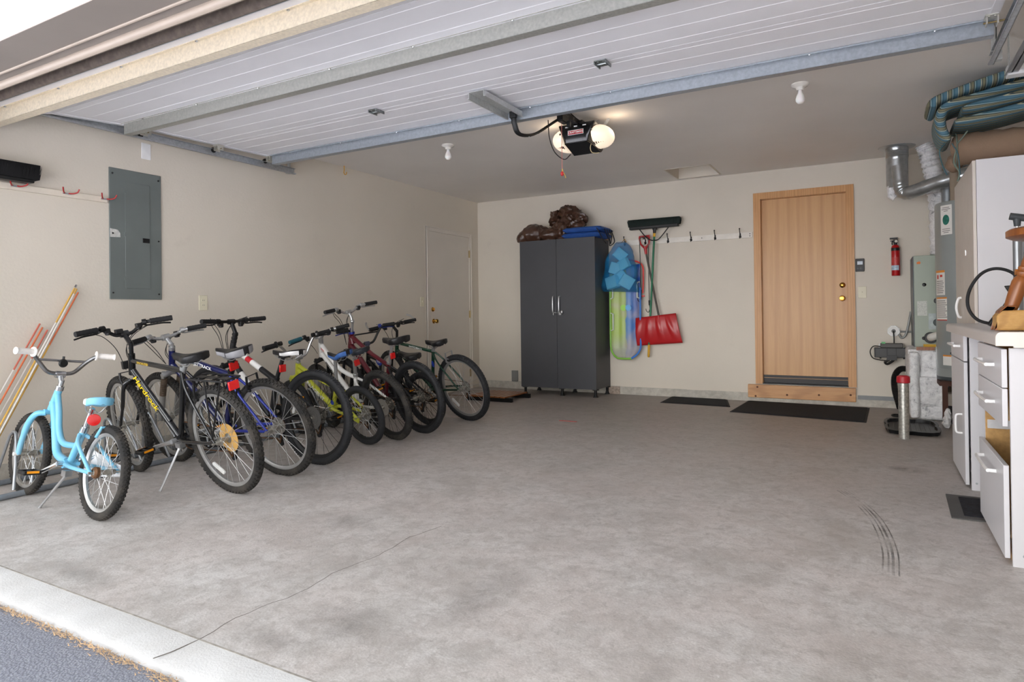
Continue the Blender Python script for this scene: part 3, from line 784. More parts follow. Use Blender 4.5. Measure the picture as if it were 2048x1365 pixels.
def vbrake(parent, c, M=None, s=1):
    b = MB()
    for sg in (-1, 1):
        b.tube([Vector((c[0], sg*.036, c[1]-.03)), Vector((c[0]+.012*s, sg*.044, c[1]+.02)), Vector((c[0]+.016*s, sg*.040, c[1]+.065))], .0075, 8)
        b.cbox((c[0]+.004*s, sg*.024, c[1]+.0), (.052, .012, .012))
        b.cyl((c[0]-.005, sg*.036, c[1]-.03), (c[0]+.02*s, sg*.036, c[1]-.03), .009, 8)
    b.cyl((c[0]+.016*s, -.045, c[1]+.062), (c[0]+.016*s, .045, c[1]+.062), .003, 6)
    return b.build('brake', M_bblack, parent, M=M)
def reflector(parent, p, w=.03, h=.034):
    b = MB(); b.cbox((p[0]-.0, 0, p[1]), (.012, w*2, h*1.2)); return b.build('reflector', M_red_ref, parent, bevel=.004)
def kick(parent, a, foot, r=.0075):
    b = MB(); a = Vector(a); f = Vector(foot); d = (f-a).normalized()
    b.tube([a, a+d*.03, f-d*.02, f], [r*1.7, r, r*.9, r*1.2], 8); b.cbox(a+Vector((0, 0, .006)), (.05, .035, .03))
    return b.build('kickstand', M_alloy, parent)
def fork_rigid(parent, hb, hub, M, mtl, r=.0125, w=.052, rake=True, crown=None):
    b = MB(); top = Vector(V3(hb)); axis = (Vector(V3(hub))-top)
    for sg in (-1, 1):
        p0 = top+Vector((0, 0, -.005)); p1 = top+axis*.12+Vector((-.004, sg*w*.95, 0)); p2 = top+axis*.55+Vector((-.012, sg*w, 0)); p3 = Vector(V3(hub, sg*w))
        b.tube(spline([p0+Vector((0, sg*.012, 0)), p1, p2, p3], 5), [r*1.15]*6+[r]*5+[r*.75]*5, 10)
    b.cyl(top+Vector((0, -.03, -.02)), top+Vector((0, .03, -.02)), r*1.15, 10)
    for sg in (-1, 1): b.cbox(Vector(V3(hub, sg*w)), (.022, .008, .034))
    return b.build('fork', mtl, parent, M=M)
def fork_susp(parent, hb, hub, M, lower, crownm, boot=None, w=.056):
    b = MB(); top = Vector(V3(hb)); h = Vector(V3(hub)); axis = h-top
    for sg in (-1, 1):
        s0 = top+Vector((0, sg*w, -.015)); e = Vector(V3(hub, sg*w)); d = e-s0
        b.tube([s0+Vector((0, 0, .03)), s0+d*.5], .0135, 10, 1)
        b.tube([s0+d*.42, s0+d*.46, s0+d*.92, e], [.019, .021, .019, .014], 10, 0)
        if boot:
            pts = [s0+d*(.06+.36*k/17) for k in range(18)]; b.tube(pts, [.018+.004*(k % 2) for k in range(18)], 10, 2)
    b.tube([top+Vector((0, -w-.016, -.012)), top+Vector((0, 0, .004)), top+Vector((0, w+.016, -.012))], [.019, .023, .019], 10, 1)
    ap = top+axis*.44
    b.tube(arc(ap+Vector((.0, 0, -.0)), w, 0, 180, 8, 'x'), .012, 8, 0)
    return b.build('fork', [lower, crownm, boot or crownm], parent, M=M)

WHEELS = []
def bike_root(name, label, P, yaw, lean):
    WHEELS.append((P[0], P[1], yaw, lean, {0: .905, 1: 1.075, 2: 1.05, 3: 1.085, 4: .875, 5: .975, 6: 1.06, 7: .875, 8: 1.07}[len(WHEELS)], .3))
    a = R(yaw); l = R(lean)
    d = Vector((math.cos(a), math.sin(a), 0)); left = Vector((-math.sin(a), math.cos(a), 0)); z = Vector((0, 0, 1))
    up = z*math.cos(l)+left*math.sin(l); lt = left*math.cos(l)-z*math.sin(l)
    M = Matrix.Identity(4)
    for i in range(3): M[i][0] = d[i]; M[i][1] = lt[i]; M[i][2] = up[i]; M[i][3] = P[i]
    return thing(name, label, 'bicycle', M=M, group='bicycles parked in the floor rack'), M
def frame_tubes(parent, tubes, mtl, extra=None, name='frame'):
    b = MB()
    for t in tubes:
        pts, r = t[0], t[1]; m = t[2] if len(t) > 2 else 0
        P = [p if len(p) == 3 else V3(p) for p in pts]
        if len(P) > 2: P = spline(P, 6)
        rr = r
        if isinstance(r, tuple): rr = [r[0]+(r[1]-r[0])*i/(len(P)-1) for i in range(len(P))]
        b.tube(P, rr, 12, m)
    return b.build(name, mtl, parent)
def stays(bbz, hub, st, r1=.011, r2=.009, y0=.028, y1=.062):
    out = []
    for sg in (-1, 1):
        out.append(([(bbz[0]-.02, sg*y0, bbz[1]), (bbz[0]*.6+hub[0]*.4, sg*(y1*.85), bbz[1]*.6+hub[1]*.4), (hub[0], sg*y1, hub[1])], (r1, r1*.8)))
        out.append(([(st[0]-.005, sg*.014, st[1]), (st[0]*.72+hub[0]*.28, sg*.046, st[1]*.72+hub[1]*.28), (hub[0], sg*y1, hub[1])], (r2, r2*.85)))
    return out
def tube_text(parent, text, p0, p1, t, size, r, mtl, side=1, sx=1., shear=0., flip=False, off=0.):
    """lettering on the left flank of a tube from p0 to p1 (x, z)"""
    a, b = Vector(V3(p0)), Vector(V3(p1)); d = (b-a).normalized(); c = a+(b-a)*t
    n = Vector((0, side, 0)); ex = d if not flip else -d
    ey = n.cross(ex)
    M = basis(c+n*(r+.0006)+ey*off, ex, ey)
    return lettering(text, size, M, mtl, parent, sx=sx, shear=shear)
def cables(parent, c, hb, M, n=2, w=.16, h=.03):
    b = MB()
    for k in range(n):
        sg = 1 if k % 2 else -1; o = .02*(k//2)
        b.tube(spline([(c[0]+.02, sg*w, c[1]+h), (c[0]+.085+o, sg*w*.55, c[1]-.01-o), (c[0]+.09+o, sg*.03, c[1]-.10-o), (hb[0]+.03, sg*.02, hb[1]+.03)], 7), .0025, 5)
    return b.build('cable', M_cable, parent, M=M)
def stem_quill(parent, c, ht, M, mtl, r=.0115):
    b = MB(); h = Vector(V3(ht)); q = Vector(V3(c)); ax = Vector((-.325, 0, .945))
    top = h+ax*max(.02, (q-h).dot(ax)-.02)
    b.tube([h-ax*.01, top], r, 10); b.tube([top-ax*.012, q], [r*1.15, r*1.1], 10); b.cyl(q+Vector((0, -.024, 0)), q+Vector((0, .024, 0)), r*1.6, 12)
    b.cyl(h-ax*.012, h+ax*.014, .021, 14)
    return b.build('stem', mtl, parent, M=M)

M_txt_white = mat('white_lettering', '#e8e8e6', .4, var=0); M_txt_yel = mat('yellow_lettering', '#f2d21b', .4, var=0); M_txt_red = mat('red_lettering', '#c8202a', .4, var=0)
M_txt_gold = mat('gold_lettering', '#c5a53a', .4, var=0); M_txt_blk = mat('black_lettering', '#17181a', .4, var=0)
M_badge_blue = mat('blue_round_badge', '#2741a8', .35, var=.05)

# ---- 1: pale blue child's cruiser
rt, MW = bike_root('bicycle', "pale blue child's cruiser bicycle with white grips and blue saddle", (-3.467, 1.842, 0), 175.6, -8.5)
M_pale = mat('pale_blue_paint', '#74bcdc', .3, var=.05, vs=4, coat=.3, dirt='#d7d0c4', dirt_amt=.25)
r_, hb, ht, bb = .236, (.725, .505), (.655, .632), (.39, .235)
S = steer_matrix(hb, ht, 2)
frame_tubes(rt, [([hb, ht], .019), ([(.705, .55), (.645, .45), (.60, .35), (.55, .27), (.43, .24)], (.022, .022)), ([(.672, .600), (.620, .505), (.578, .40), (.50, .335), (.335, .335)], (.017, .017)),
     ([bb, (.275, .44)], .018), ([(.39, -.034, .235), (.39, .034, .235)], .024)]+stays((.39, .235), (0, r_), (.30, .40), .012, .011, .03, .066), M_pale)
wheel(rt, (0, 0, r_), r_, .043, tire=M_tire, tread='rib', hubw=.048, hub=M_hub); wheel(rt, (.905, 0, r_), r_, .043, M=S, tread='rib', hubw=.046)
b = MB()
for sg in (-1, 1): b.tube(spline([(.735, sg*.018, .485), (.765, sg*.055, .475), (.825, sg*.064, .415), (.872, sg*.064, .32), (.905, sg*.060, r_)], 6), [.017]*16+[.015]*9, 10)
b.cyl((.735, -.03, .49), (.735, .03, .49), .016, 10); b.build('fork', M_pale, rt, M=S)
MB().lathe([(0, -.075), (.011, -.075), (.011, -.06), (0, -.058)], (.905, 0, r_), 'y', 10).lathe([(0, .058), (.011, .06), (.011, .085), (0, .088)], (.905, 0, r_), 'y', 10).build('axle_cap', mat('white_cap', '#e9e7e2', .5), rt, M=S)
stem_quill(rt, (.675, .71), ht, S, M_chrome, .013)
handlebar(rt, (.675, .715), .255, .115, .06, S, 'bmx', mat('smoky_chrome', '#9b9b9c', .2, .95, var=.15, vs=30), mat('white_grip', '#efeae4', .6, var=.05, vs=60), levers=False, grip_len=.10, flange=True, crossbar=True)
q = MB(); q.lathe([(0, -.012), (.02, -.012), (.025, 0), (.02, .012), (0, .014)], (.655, 0, .775), 'x', 18); q.cyl((.66, 0, .79), (.66, 0, .815), .007, 8); q.build('bell', M_bblack, rt, M=S)
o = saddle(rt, (.315, .585), (.115, .603), .066, [mat('pale_blue_vinyl', '#7fc0de', .5, var=.05), mat('white_vinyl', '#eceae6', .5)], .05, side=lambda t, z: (t < .45 and z > -.02))
MB().tube([(.275, 0, .43), (.225, 0, .545)], .0135, 12).cyl((.283, 0, .415), (.270, 0, .445), .019, 12).build('seatpost', M_chrome, rt)
MB().lathe([(0, -.012), (.030, -.012), (.032, -.006), (.032, .0), (0, .0)], (0, 0, 0), 'x', 24).cyl((0, 0, 0), (.045, 0, -.004), .006, 8).build('reflector', M_red_ref, rt, M=Matrix.Translation((.192, .0, .487)) @ Matrix.Rotation(R(-14), 4, 'Z'))
crankset(rt, bb, -26, .055, .115, M_chrome, M_chrome)
q = MB(); q.prism([(.46, .30), (.39, .325), (.1, .275), (-.03, .262), (-.035, .21), (.05, .20), (.36, .165), (.45, .19)], 'y', -.085, -.078); q.build('chain_guard', mat('white_guard', '#e9e9ea', .4), rt, bevel=.003)
q = MB(); q.tube([(.02, .055, .41), (.03, .03, .46), (.03, -.03, .46), (.02, -.055, .41)], .008, 8); q.build('stay_bridge', M_pale, rt)
kick(rt, (.335, .03, .185), MW.inverted() @ Vector((-3.963, 1.809, .004)))
q = MB().lathe([(0, .03), (.028, .03), (.03, .045), (.024, .052), (0, .052)], (0, 0, r_), 'y', 18); q.build('cog', M_rust, rt)
cables(rt, (.675, .715), hb, S, 0) if False else None

# ---- 2: black hardtail with yellow lettering
rt, MW = bike_root('bicycle', 'black mountain bicycle with yellow lettering, rear rack and gold spoke disc', (-3.27, 2.511, 0), 176.6, 12.5)
M_gloss_blk = mat('gloss_black_paint', '#111214', .2, var=.05, coat=.6)
r_, hb, ht, bb, st = .326, (.850, .685), (.808, .805), (.455, .29), (.255, .752)
S = steer_matrix(hb, ht, -8)
fr = frame_tubes(rt, [([hb, ht], .021), ([(.815, .775), (st[0], .728)], .0155), ([(.838, .715), bb], .0185), ([bb, st], .0155), ([(.455, -.036, .29), (.455, .036, .29)], .023)]+stays(bb, (0, r_), (.262, .72), .012, .0085), M_gloss_blk)
w = wheel(rt, (0, 0, r_), r_, .047, tire=M_tire, reflector=-62); 
MB().lathe([(.03, -.026), (.085, -.030), (.085, -.028), (.03, -.024), (.03, -.026)], (0, 0, 0), 'y', 36).build('spoke_guard', mat('gold_plastic_disc', '#c79c58', .35, var=.08, trans=0), w)
wheel(rt, (1.075, 0, r_), r_, .047, M=S)
fork_rigid(rt, (.862, .655), (1.075, r_), S, M_gloss_blk)
stem_quill(rt, (.862, .945), ht, S, M_gloss_blk, .0135)
handlebar(rt, (.862, .945), .275, .055, .06, S, 'riser', M_bblack, grip_len=.13)
MB().cbox((.855, .03, .968), (.03, .045, .028)).build('bike_computer', M_bblack, rt, bevel=.004, M=S)
cables(rt, (.862, .945), hb, S, 3)
MB().cbox((.895, 0, .745), (.028, .07, .05)).cyl((.87, 0, .72), (.895, 0, .745), .006, 8).build('reflector', M_bblack, rt, bevel=.004, M=S)
vbrake(rt, (.93, .63), S); vbrake(rt, (.135, .60), s=-1)
saddle(rt, (.325, .828), (.055, .835), .078, M_vinyl, .058)
MB().cyl((.265, 0, .72), (.205, 0, .79), .0135).cyl((.262, 0, .735), (.252, 0, .757), .019).cbox((.2, 0, .785), (.05, .05, .02)).build('seatpost', M_alloy, rt)
crankset(rt, bb, -14, .09, .168); chain(rt, bb, (0, r_), .088, drop=True); derailleur(rt, (0, r_))
kick(rt, (.395, .045, .265), MW.inverted() @ Vector((-3.676, 2.306, .004)))
q = MB(); d0, d1 = Vector((.815, .0, .715)), Vector((.525, 0, .395))
n = Vector((.74, 0, .67)).normalized()*0.031
q.tube([d0-n*-1-Vector((.02, 0, .02)), d1+n], .0125, 12, 0); q.tube([d1+n, d1+n+(d1-d0).normalized()*.03], .0145, 12, 0)
q.build('tire_pump', M_gloss_blk, rt)
q = MB()
for sg in (-1, 1):
    q.tube(spline([(.20, sg*.03, .645), (.17, sg*.055, .695), (.05, sg*.058, .70), (-.19, sg*.055, .70)], 5), .0055, 8); q.cyl((-.02, sg*.056, .70), (0, sg*.068, r_+.03), .005, 8); q.cyl((-.17, sg*.055, .70), (0, sg*.07, r_+.03), .005, 8)
for x in (-.19, -.08, .03, .13): q.cyl((x, -.056, .70), (x, .056, .70), .005, 8)
q.box(-.18, .14, -.02, .02, .698, .702); q.build('luggage_rack', M_bblack, rt)
reflector(rt, (-.20, .665), .032, .042)
tube_text(fr, 'Hardrock', (.838, .715), bb, .33, .062, .0185, M_txt_yel, sx=1.15, shear=.35, flip=False)
tube_text(fr, 'SPECIALIZED', (.815, .775), (st[0], .728), .26, .020, .0155, M_txt_gold, sx=1.1)

# ---- 3: navy bike with silver bar
rt, MW = bike_root('bicycle', 'navy blue mountain bicycle with silver handlebar and grey suspension fork', (-3.342, 2.935, 0), -177.9, 14.5)
M_navy = mat('navy_paint', '#11174a', .25, var=.06, coat=.5); M_blue = mat('bright_blue_paint', '#22349c', .25, var=.05, coat=.5)
r_, hb, ht, bb, st = .328, (.865, .705), (.815, .845), (.45, .295), (.285, .70)
S = steer_matrix(hb, ht, -8)
fr = frame_tubes(rt, [([hb, ht], .021), ([(.822, .805), (st[0]+.005, .672)], .0185), ([(.855, .735), bb], .0195), ([bb, st], .0165), ([(.45, -.036, .295), (.45, .036, .295)], .023)]+[(p, r, 1) for p, r in stays(bb, (0, r_), (.29, .665), .012, .009)], [M_navy, M_blue])
wheel(rt, (0, 0, r_), r_, .047, tire=M_tire, hub=M_hub); wheel(rt, (1.05, 0, r_), r_, .047, M=S)
fork_susp(rt, (.875, .675), (1.05, r_), S, mat('grey_fork_leg', '#8f8d8a', .4, .3), M_alloy, mat('brown_grey_boot', '#57493c', .8))
stem_quill(rt, (.865, .92), ht, S, M_alloy, .0135)
handlebar(rt, (.865, .92), .255, .025, .06, S, 'riser', M_alloy, leverm=M_alloy, grip_len=.12)
cables(rt, (.865, .92), hb, S, 4)
vbrake(rt, (.12, .615), s=-1)
saddle(rt, (.375, .842), (.10, .858), .082, [M_vinyl, mat('pale_grey_vinyl', '#97979b', .45)], .07, side=lambda t, z: z < -.004 and (t < .42 or t > .50), dip=.016)
MB().cyl((.29, 0, .67), (.235, 0, .80), .0145).cyl((.288, 0, .685), (.279, 0, .707), .020).cbox((.23, 0, .80), (.05, .05, .024)).build('seatpost', M_bblack, rt)
reflector(rt, (.245, .735), .034, .045)
crankset(rt, bb, 20, .09, .168); chain(rt, bb, (0, r_), .088, drop=True); derailleur(rt, (0, r_))
tube_text(fr, 'JETTRACK', (.822, .805), (st[0], .672), .56, .032, .0185, M_txt_white, sx=1.1)

# ---- 4: black, white and red bike
rt, MW = bike_root('bicycle', 'black mountain bicycle with white and red frame stripes and white-edged saddle', (-3.371, 3.248, 0), 180, 2)
M_satin = mat('satin_black_paint', '#1a1a1c', .38, var=.06); M_wht = mat('white_frame_paint', '#dddcd9', .3, var=.03, coat=.3); M_rd = mat('red_frame_paint', '#bf1f2b', .3, var=.04, coat=.3)
r_, hb, ht, bb, st = .327, (.880, .68), (.835, .83), (.455, .295), (.385, .575)
S = steer_matrix(hb, ht, 0)
tt0, tt1 = Vector((.842, 0, .795)), Vector((st[0], 0, .565))
def pt(t): return tuple(tt0+(tt1-tt0)*t)
fr = frame_tubes(rt, [([hb, ht], .022), ([pt(0), pt(.22)], .021), ([pt(.22), pt(.34)], .0213, 1), ([pt(.34), pt(.45)], .0213, 2), ([pt(.45), pt(.66)], .0213, 1), ([pt(.66), pt(1)], .021), ([(.868, .715), (.76, .605)], .022), ([(.76, .605), (.60, .44)], .0223, 1), ([(.60, .44), bb], .022), ([bb, st], .018), ([(.455, -.036, .295), (.455, .036, .295)], .024)]
    +[(p, r, 0) for p, r in stays(bb, (0, r_), (.385, .555), .012, .009)], [M_satin, M_wht, M_rd])
w = wheel(rt, (0, 0, r_), r_, .050, tire=M_tire_blk, tread='rib', rim=M_rim_blk, spoke=M_bblack, reflector=20)
MB().lathe([(.05, .034), (.08, .034), (.08, .036), (.05, .036), (.05, .034)], (0, 0, 0), 'y', 36).lathe([(.02, .0335), (.052, .0335), (.052, .0365), (.02, .0365), (.02, .0335)], (0, 0, 0), 'y', 8).build('disc_rotor', mat('dull_rotor_steel', '#6f6d69', .4, .7), w)
wheel(rt, (1.085, 0, r_), r_, .050, M=S, tire=M_tire_blk, tread='rib', rim=M_rim_blk, spoke=M_bblack)
fork_susp(rt, (.888, .665), (1.085, r_), S, M_satin, M_satin)
b = MB(); b.tube([(.835, 0, .82), (.805, 0, .91)], .0185, 12); b.tube([(.806, 0, .90), (.850, 0, .99)], .0155, 10); b.cyl((.85, -.026, .99), (.85, .026, .99), .02); 
for k in range(3): b.cyl((.832-.009*k, 0, .835+.026*k), (.827-.009*k, 0, .85+.026*k), .022)
b.build('stem', M_bblack, rt, M=S)
handlebar(rt, (.85, .992), .272, .012, .04, S, 'flat', M_bblack, grip_len=.125)
cables(rt, (.85, .992), hb, S, 4)
saddle(rt, (.405, .775), (.125, .785), .078, [M_vinyl, mat('white_saddle_vinyl', '#e6e6e6', .4)], .045, side=lambda t, z: -.030 < z < -.006 and t > .34, dip=.012)
MB().cyl((.388, 0, .56), (.300, 0, .745), .0150).cyl((.386, 0, .563), (.377, 0, .585), .021).cbox((.295, 0, .745), (.06, .05, .026)).build('seatpost', M_satin, rt)
reflector(rt, (.315, .655), .028, .045)
crankset(rt, bb, -48, .09, .168, M_bblack); chain(rt, bb, (0, r_), .088, drop=True); derailleur(rt, (0, r_))
tube_text(fr, 'TRANCE', (.76, .605), (.60, .44), .5, .03, .0223, M_txt_blk) if False else None

# ---- 5: lime 20 inch bike
rt, MW = bike_root('bicycle', "lime green child's bicycle with white lettering and blue-edged saddle", (-3.528, 3.935, 0), 172, 13)
M_lime = mat('lime_paint', '#b3b636', .3, var=.06, vs=5, coat=.3)
r_, hb, ht, bb, st = .243, (.755, .545), (.715, .650), (.355, .285), (.255, .475)
S = steer_matrix(hb, ht, -4)
fr = frame_tubes(rt, [([hb, ht], .023), ([(.738, .59), bb], .0235), ([(.722, .625), (.60, .57), (.42, .50), (.27, .455)], (.0175, .0165)), ([bb, st], .017), ([(.355, -.034, .285), (.355, .034, .285)], .028)]+stays(bb, (0, r_), (.262, .45), .014, .0115, .03, .06), M_lime)
b = MB()
for sg in (-1, 1): b.prism([(.055, .27), (-.03, .235), (-.01, .20), (.05, .225), (.11, .25)], 'y', sg*.06-.004, sg*.06+.004)
b.build('dropout', M_lime, rt)
wheel(rt, (0, 0, r_), r_, .048, tire=M_tire_blk, tread='none', rim=M_rim_blk, nsp=28); wheel(rt, (.875, 0, r_), r_, .048, M=S, tire=M_tire_blk, tread='none', rim=M_rim_blk)
fork_susp(rt, (.765, .53), (.875, r_), S, mat('grey_lower_leg', '#a7a7a8', .4, .3), M_lime)
stem_quill(rt, (.685, .70), ht, S, M_alloy, .015)
handlebar(rt, (.685, .70), .305, .155, .03, S, 'bmx', M_chrome, grip_len=.12, flange=True, leverm=M_bblack, shifters=False)
saddle(rt, (.285, .745), (.03, .765), .07, [M_vinyl, mat('blue_saddle_edge', '#3c64a5', .5)], .055, side=lambda t, z: -.05 < z < -.004, dip=.028, tailup=.02)
MB().cyl((.262, 0, .45), (.20, 0, .715), .0135).cyl((.262, 0, .46), (.252, 0, .482), .02).build('seatpost', M_alloy, rt)
crankset(rt, bb, 10, .065, .13, M_chrome); chain(rt, bb, (0, r_), .063, drop=True); derailleur(rt, (0, r_))
tube_text(fr, 'REAGENT', (.738, .59), bb, .56, .047, .0235, M_txt_white, sx=1.15)
q = MB().lathe([(0, .0), (.021, .0), (.021, .0012), (0, .0012)], (0, 0, 0), 'y', 20); q.build('badge', M_badge_blue, fr, M=Matrix.Translation((.335, .0175, .33)))

# ---- 6: white bike with curved top tube
rt, MW = bike_root('bicycle', 'white mountain bicycle with black lettering, curved top tube and teal grip', (-3.463, 4.195, 0), 166, 17.5)
r_, hb, ht, bb, st = .304, (.790, .70), (.735, .835), (.43, .285), (.335, .545)
S = steer_matrix(hb, ht, -8)
fr = frame_tubes(rt, [([hb, ht], .022), ([(.74, .805), (.655, .70), (.56, .605), (.45, .555), (.345, .53)], (.022, .0175)), ([(.775, .735), bb], .0215), ([bb, st], .0175), ([(.43, -.036, .285), (.43, .036, .285)], .024)]+stays(bb, (0, r_), (.345, .515), .0135, .0115), M_wht)
w = wheel(rt, (0, 0, r_), r_, .050, tire=M_tire, tread='rib', rim=M_rim_blk, spoke=M_bblack)
MB().lathe([(.02, .034), (.072, .034), (.072, .036), (.02, .036), (.02, .034)], (0, 0, 0), 'y', 30).build('disc_rotor', mat('bright_rotor', '#b9b6ae', .35, .7), w)
wheel(rt, (.975, 0, r_), r_, .050, M=S, rim=M_rim_blk, tread='rib', spoke=M_bblack)
fork_susp(rt, (.80, .675), (.975, r_), S, mat('silver_lower_leg', '#bab9b5', .4, .3), M_bblack)
b = MB(); b.tube([(.735, 0, .83), (.718, 0, .875)], .021, 12); b.tube([(.72, 0, .868), (.765, 0, .885)], .015, 10); b.cyl((.765, -.026, .885), (.765, .026, .885), .019); b.build('stem', M_alloy, rt, M=S)
hbr = handlebar(rt, (.765, .885), .275, .03, .06, S, 'riser', M_alloy, grip_len=.12)
[g for g in hbr.children if g.name.startswith('grip')][1].data.materials[0] = mat('teal_grip', '#1d5460', .7)
cables(rt, (.765, .885), hb, S, 3)
saddle(rt, (.365, .775), (.095, .79), .075, mat('charcoal_blue_vinyl', '#23272e', .5, var=.25, vs=30), .05)
MB().cyl((.338, 0, .53), (.265, 0, .745), .0145).cyl((.336, 0, .54), (.328, 0, .562), .021).cbox((.26, 0, .745), (.05, .05, .022)).build('seatpost', M_alloy, rt)
reflector(rt, (.255, .665), .026, .042)
crankset(rt, bb, -30, .085, .155, M_alloy); chain(rt, bb, (0, r_), .083, drop=True); derailleur(rt, (0, r_))
tube_text(fr, 'SPECIALIZED', (.775, .735), bb, .34, .034, .0215, M_txt_blk, sx=1.0, shear=.2)
tube_text(fr, 'HT', (.74, .805), (.655, .70), .35, .032, .022, M_txt_red)

# ---- 7: maroon bike with tall silver stem
rt, MW = bike_root('bicycle', 'maroon bicycle with tall silver stem and wide black saddle', (-3.439, 4.53, 0), 168, 9.5)
M_maroon = mat('maroon_paint', '#5a1420', .28, var=.08, coat=.4)
r_, hb, ht, bb, st = .318, (.885, .735), (.832, .87), (.455, .29), (.335, .60)
S = steer_matrix(hb, ht, 0)
fr = frame_tubes(rt, [([hb, ht], .026), ([(.84, .845), (.60, .70), (.345, .585)], (.021, .018)), ([(.872, .765), bb], .024), ([(.85, .83), (.845, .80), (.84, .77)], .03), ([bb, st], .0175), ([(.455, -.036, .29), (.455, .036, .29)], .024)]+[(p, r, 1) for p, r in stays(bb, (0, r_), (.34, .575), .012, .010)], [M_maroon, M_satin])
wheel(rt, (0, 0, r_), r_, .050, tire=M_tire_blk, tread='rib', rim=M_rim_blk, spoke=M_bblack, reflector=-40)
wheel(rt, (1.06, 0, r_), r_, .050, M=S, rim=M_rim_blk, tread='rib', tire=M_tire_blk, spoke=M_bblack)
fork_susp(rt, (.895, .71), (1.06, r_), S, M_satin, M_satin)
b = MB(); b.tube([(.832, 0, .87), (.79, 0, .985)], .0125, 12); b.tube([(.792, 0, .975), (.80, 0, 1.03), (.83, 0, 1.075)], .013, 10); b.cyl((.83, -.026, 1.075), (.83, .026, 1.075), .019); b.ell((.793, 0, .985), (.02, .02, .02), 12); b.build('stem', M_alloy, rt, M=S)
MB().lathe([(.022, 0), (.029, 0), (.029, .02), (.022, .02), (.022, 0)], (.832, 0, .865), 'z', 16).build('headset', mat('blue_anodised', '#26348c', .3, .4), rt, M=S)
handlebar(rt, (.83, 1.075), .285, .045, .06, S, 'riser', M_alloy, grip_len=.12, leverm=M_alloy)
cables(rt, (.83, 1.075), hb, S, 4)
saddle(rt, (.365, .828), (.085, .845), .105, M_vinyl, .075)
MB().cyl((.338, 0, .585), (.245, 0, .79), .0145).cyl((.336, 0, .60), (.328, 0, .62), .021).build('seatpost', M_alloy, rt)
reflector(rt, (.265, .675), .026, .045)
crankset(rt, bb, -10, .09, .168, M_bblack); chain(rt, bb, (0, r_), .088, drop=True); derailleur(rt, (0, r_))
tube_text(fr, 'GIANT', (.872, .765), bb, .5, .04, .024, M_txt_white) if False else None

# ---- 8: small black bike with blue round badge
rt, MW = bike_root('bicycle', "small black child's bicycle with high bars and round blue badge", (-3.61, 4.87, 0), 168, 13)
r_, hb, ht, bb, st = .258, (.775, .565), (.735, .675), (.37, .29), (.27, .48)
S = steer_matrix(hb, ht, -16)
fr = frame_tubes(rt, [([hb, ht], .022), ([(.745, .65), (.55, .59), (.275, .46)], (.019, .017)), ([(.765, .60), bb], .021), ([bb, st], .0165), ([(.37, -.034, .29), (.37, .034, .29)], .024)]+stays(bb, (0, r_), (.275, .455), .013, .010), M_gloss_blk)
wheel(rt, (0, 0, r_), r_, .050, tire=M_tire_blk, tread='none', rim=M_rim_blk, spoke=M_bblack); wheel(rt, (.875, 0, r_), r_, .050, M=S, tire=M_tire_blk, tread='none', rim=M_rim_blk, spoke=M_bblack)
fork_susp(rt, (.785, .55), (.875, r_), S, M_satin, M_satin)
stem_quill(rt, (.745, .765), ht, S, mat('dark_alloy', '#5b6076', .3, .7), .015)
handlebar(rt, (.745, .765), .295, .16, .03, S, 'bmx', M_bblack, grip_len=.12, leverm=mat('blue_lever', '#2b3a86', .4, .3), shifters=False, crossbar=True)
saddle(rt, (.255, .70), (.0, .675), .075, M_vinyl, .06)
MB().cyl((.272, 0, .46), (.14, 0, .65), .0135).cyl((.270, 0, .463), (.255, 0, .485), .02).build('seatpost', M_bblack, rt)
crankset(rt, bb, 60, .07, .14, M_bblack); chain(rt, bb, (0, r_), .068)
bd = MB().lathe([(0, .0), (.040, .0), (.040, .003), (0, .003)], (0, 0, 0), 'y', 28).build('badge', M_badge_blue, fr, M=Matrix.Translation((.56, .021, .597)))
lettering('W', .05, basis((0, .0042, 0), (-1, 0, 0), (0, 0, 1)), M_txt_white, bd, sx=1.1)
tube_text(fr, 'JINGO', (.745, .65), (.275, .46), .3, .03, .019, M_txt_white) if False else None

# ---- 9: dark green bike with bar ends
rt, MW = bike_root('bicycle', 'dark green mountain bicycle with silver bar ends, nearest the side door', (-3.43, 5.265, 0), 167, 14.5)
M_green = mat('dark_green_paint', '#143a2a', .25, var=.08, coat=.5)
r_, hb, ht, bb, st = .332, (.915, .665), (.87, .79), (.455, .295), (.325, .71)
S = steer_matrix(hb, ht, -12)
fr = frame_tubes(rt, [([hb, ht], .021), ([(.878, .765), (st[0]+.003, .685)], .0165), ([(.905, .69), bb], .0185), ([bb, st], .0165), ([(.455, -.036, .295), (.455, .036, .295)], .023)]+stays(bb, (0, r_), (.328, .675), .012, .009), M_green)
wheel(rt, (0, 0, r_), r_, .052, tire=M_tire_blk, tread='knob', hub=M_hub, reflector=-48); wheel(rt, (1.07, 0, r_), r_, .052, M=S, tire=M_tire_blk)
fork_rigid(rt, (.925, .64), (1.07, r_), S, M_satin)
stem_quill(rt, (.935, .955), ht, S, M_bblack, .014)
handlebar(rt, (.935, .955), .265, .0, .03, S, 'flat', M_bblack, grip_len=.13, barend=True)
cables(rt, (.935, .955), hb, S, 2)
vbrake(rt, (.125, .625), s=-1).data.materials[0] = M_alloy
saddle(rt, (.415, .79), (.145, .80), .075, M_vinyl, .06)
MB().cyl((.33, 0, .69), (.285, 0, .755), .0135).cyl((.33, 0, .69), (.32, 0, .715), .019).cbox((.28, 0, .75), (.05, .05, .02)).build('seatpost', M_alloy, rt)
crankset(rt, bb, 200, .09, .168); chain(rt, bb, (0, r_), .088, drop=True); derailleur(rt, (0, r_))
tube_text(fr, 'SWITCHBACK', (.878, .765), (st[0], .685), .55, .026, .0165, M_txt_white, sx=1.2)
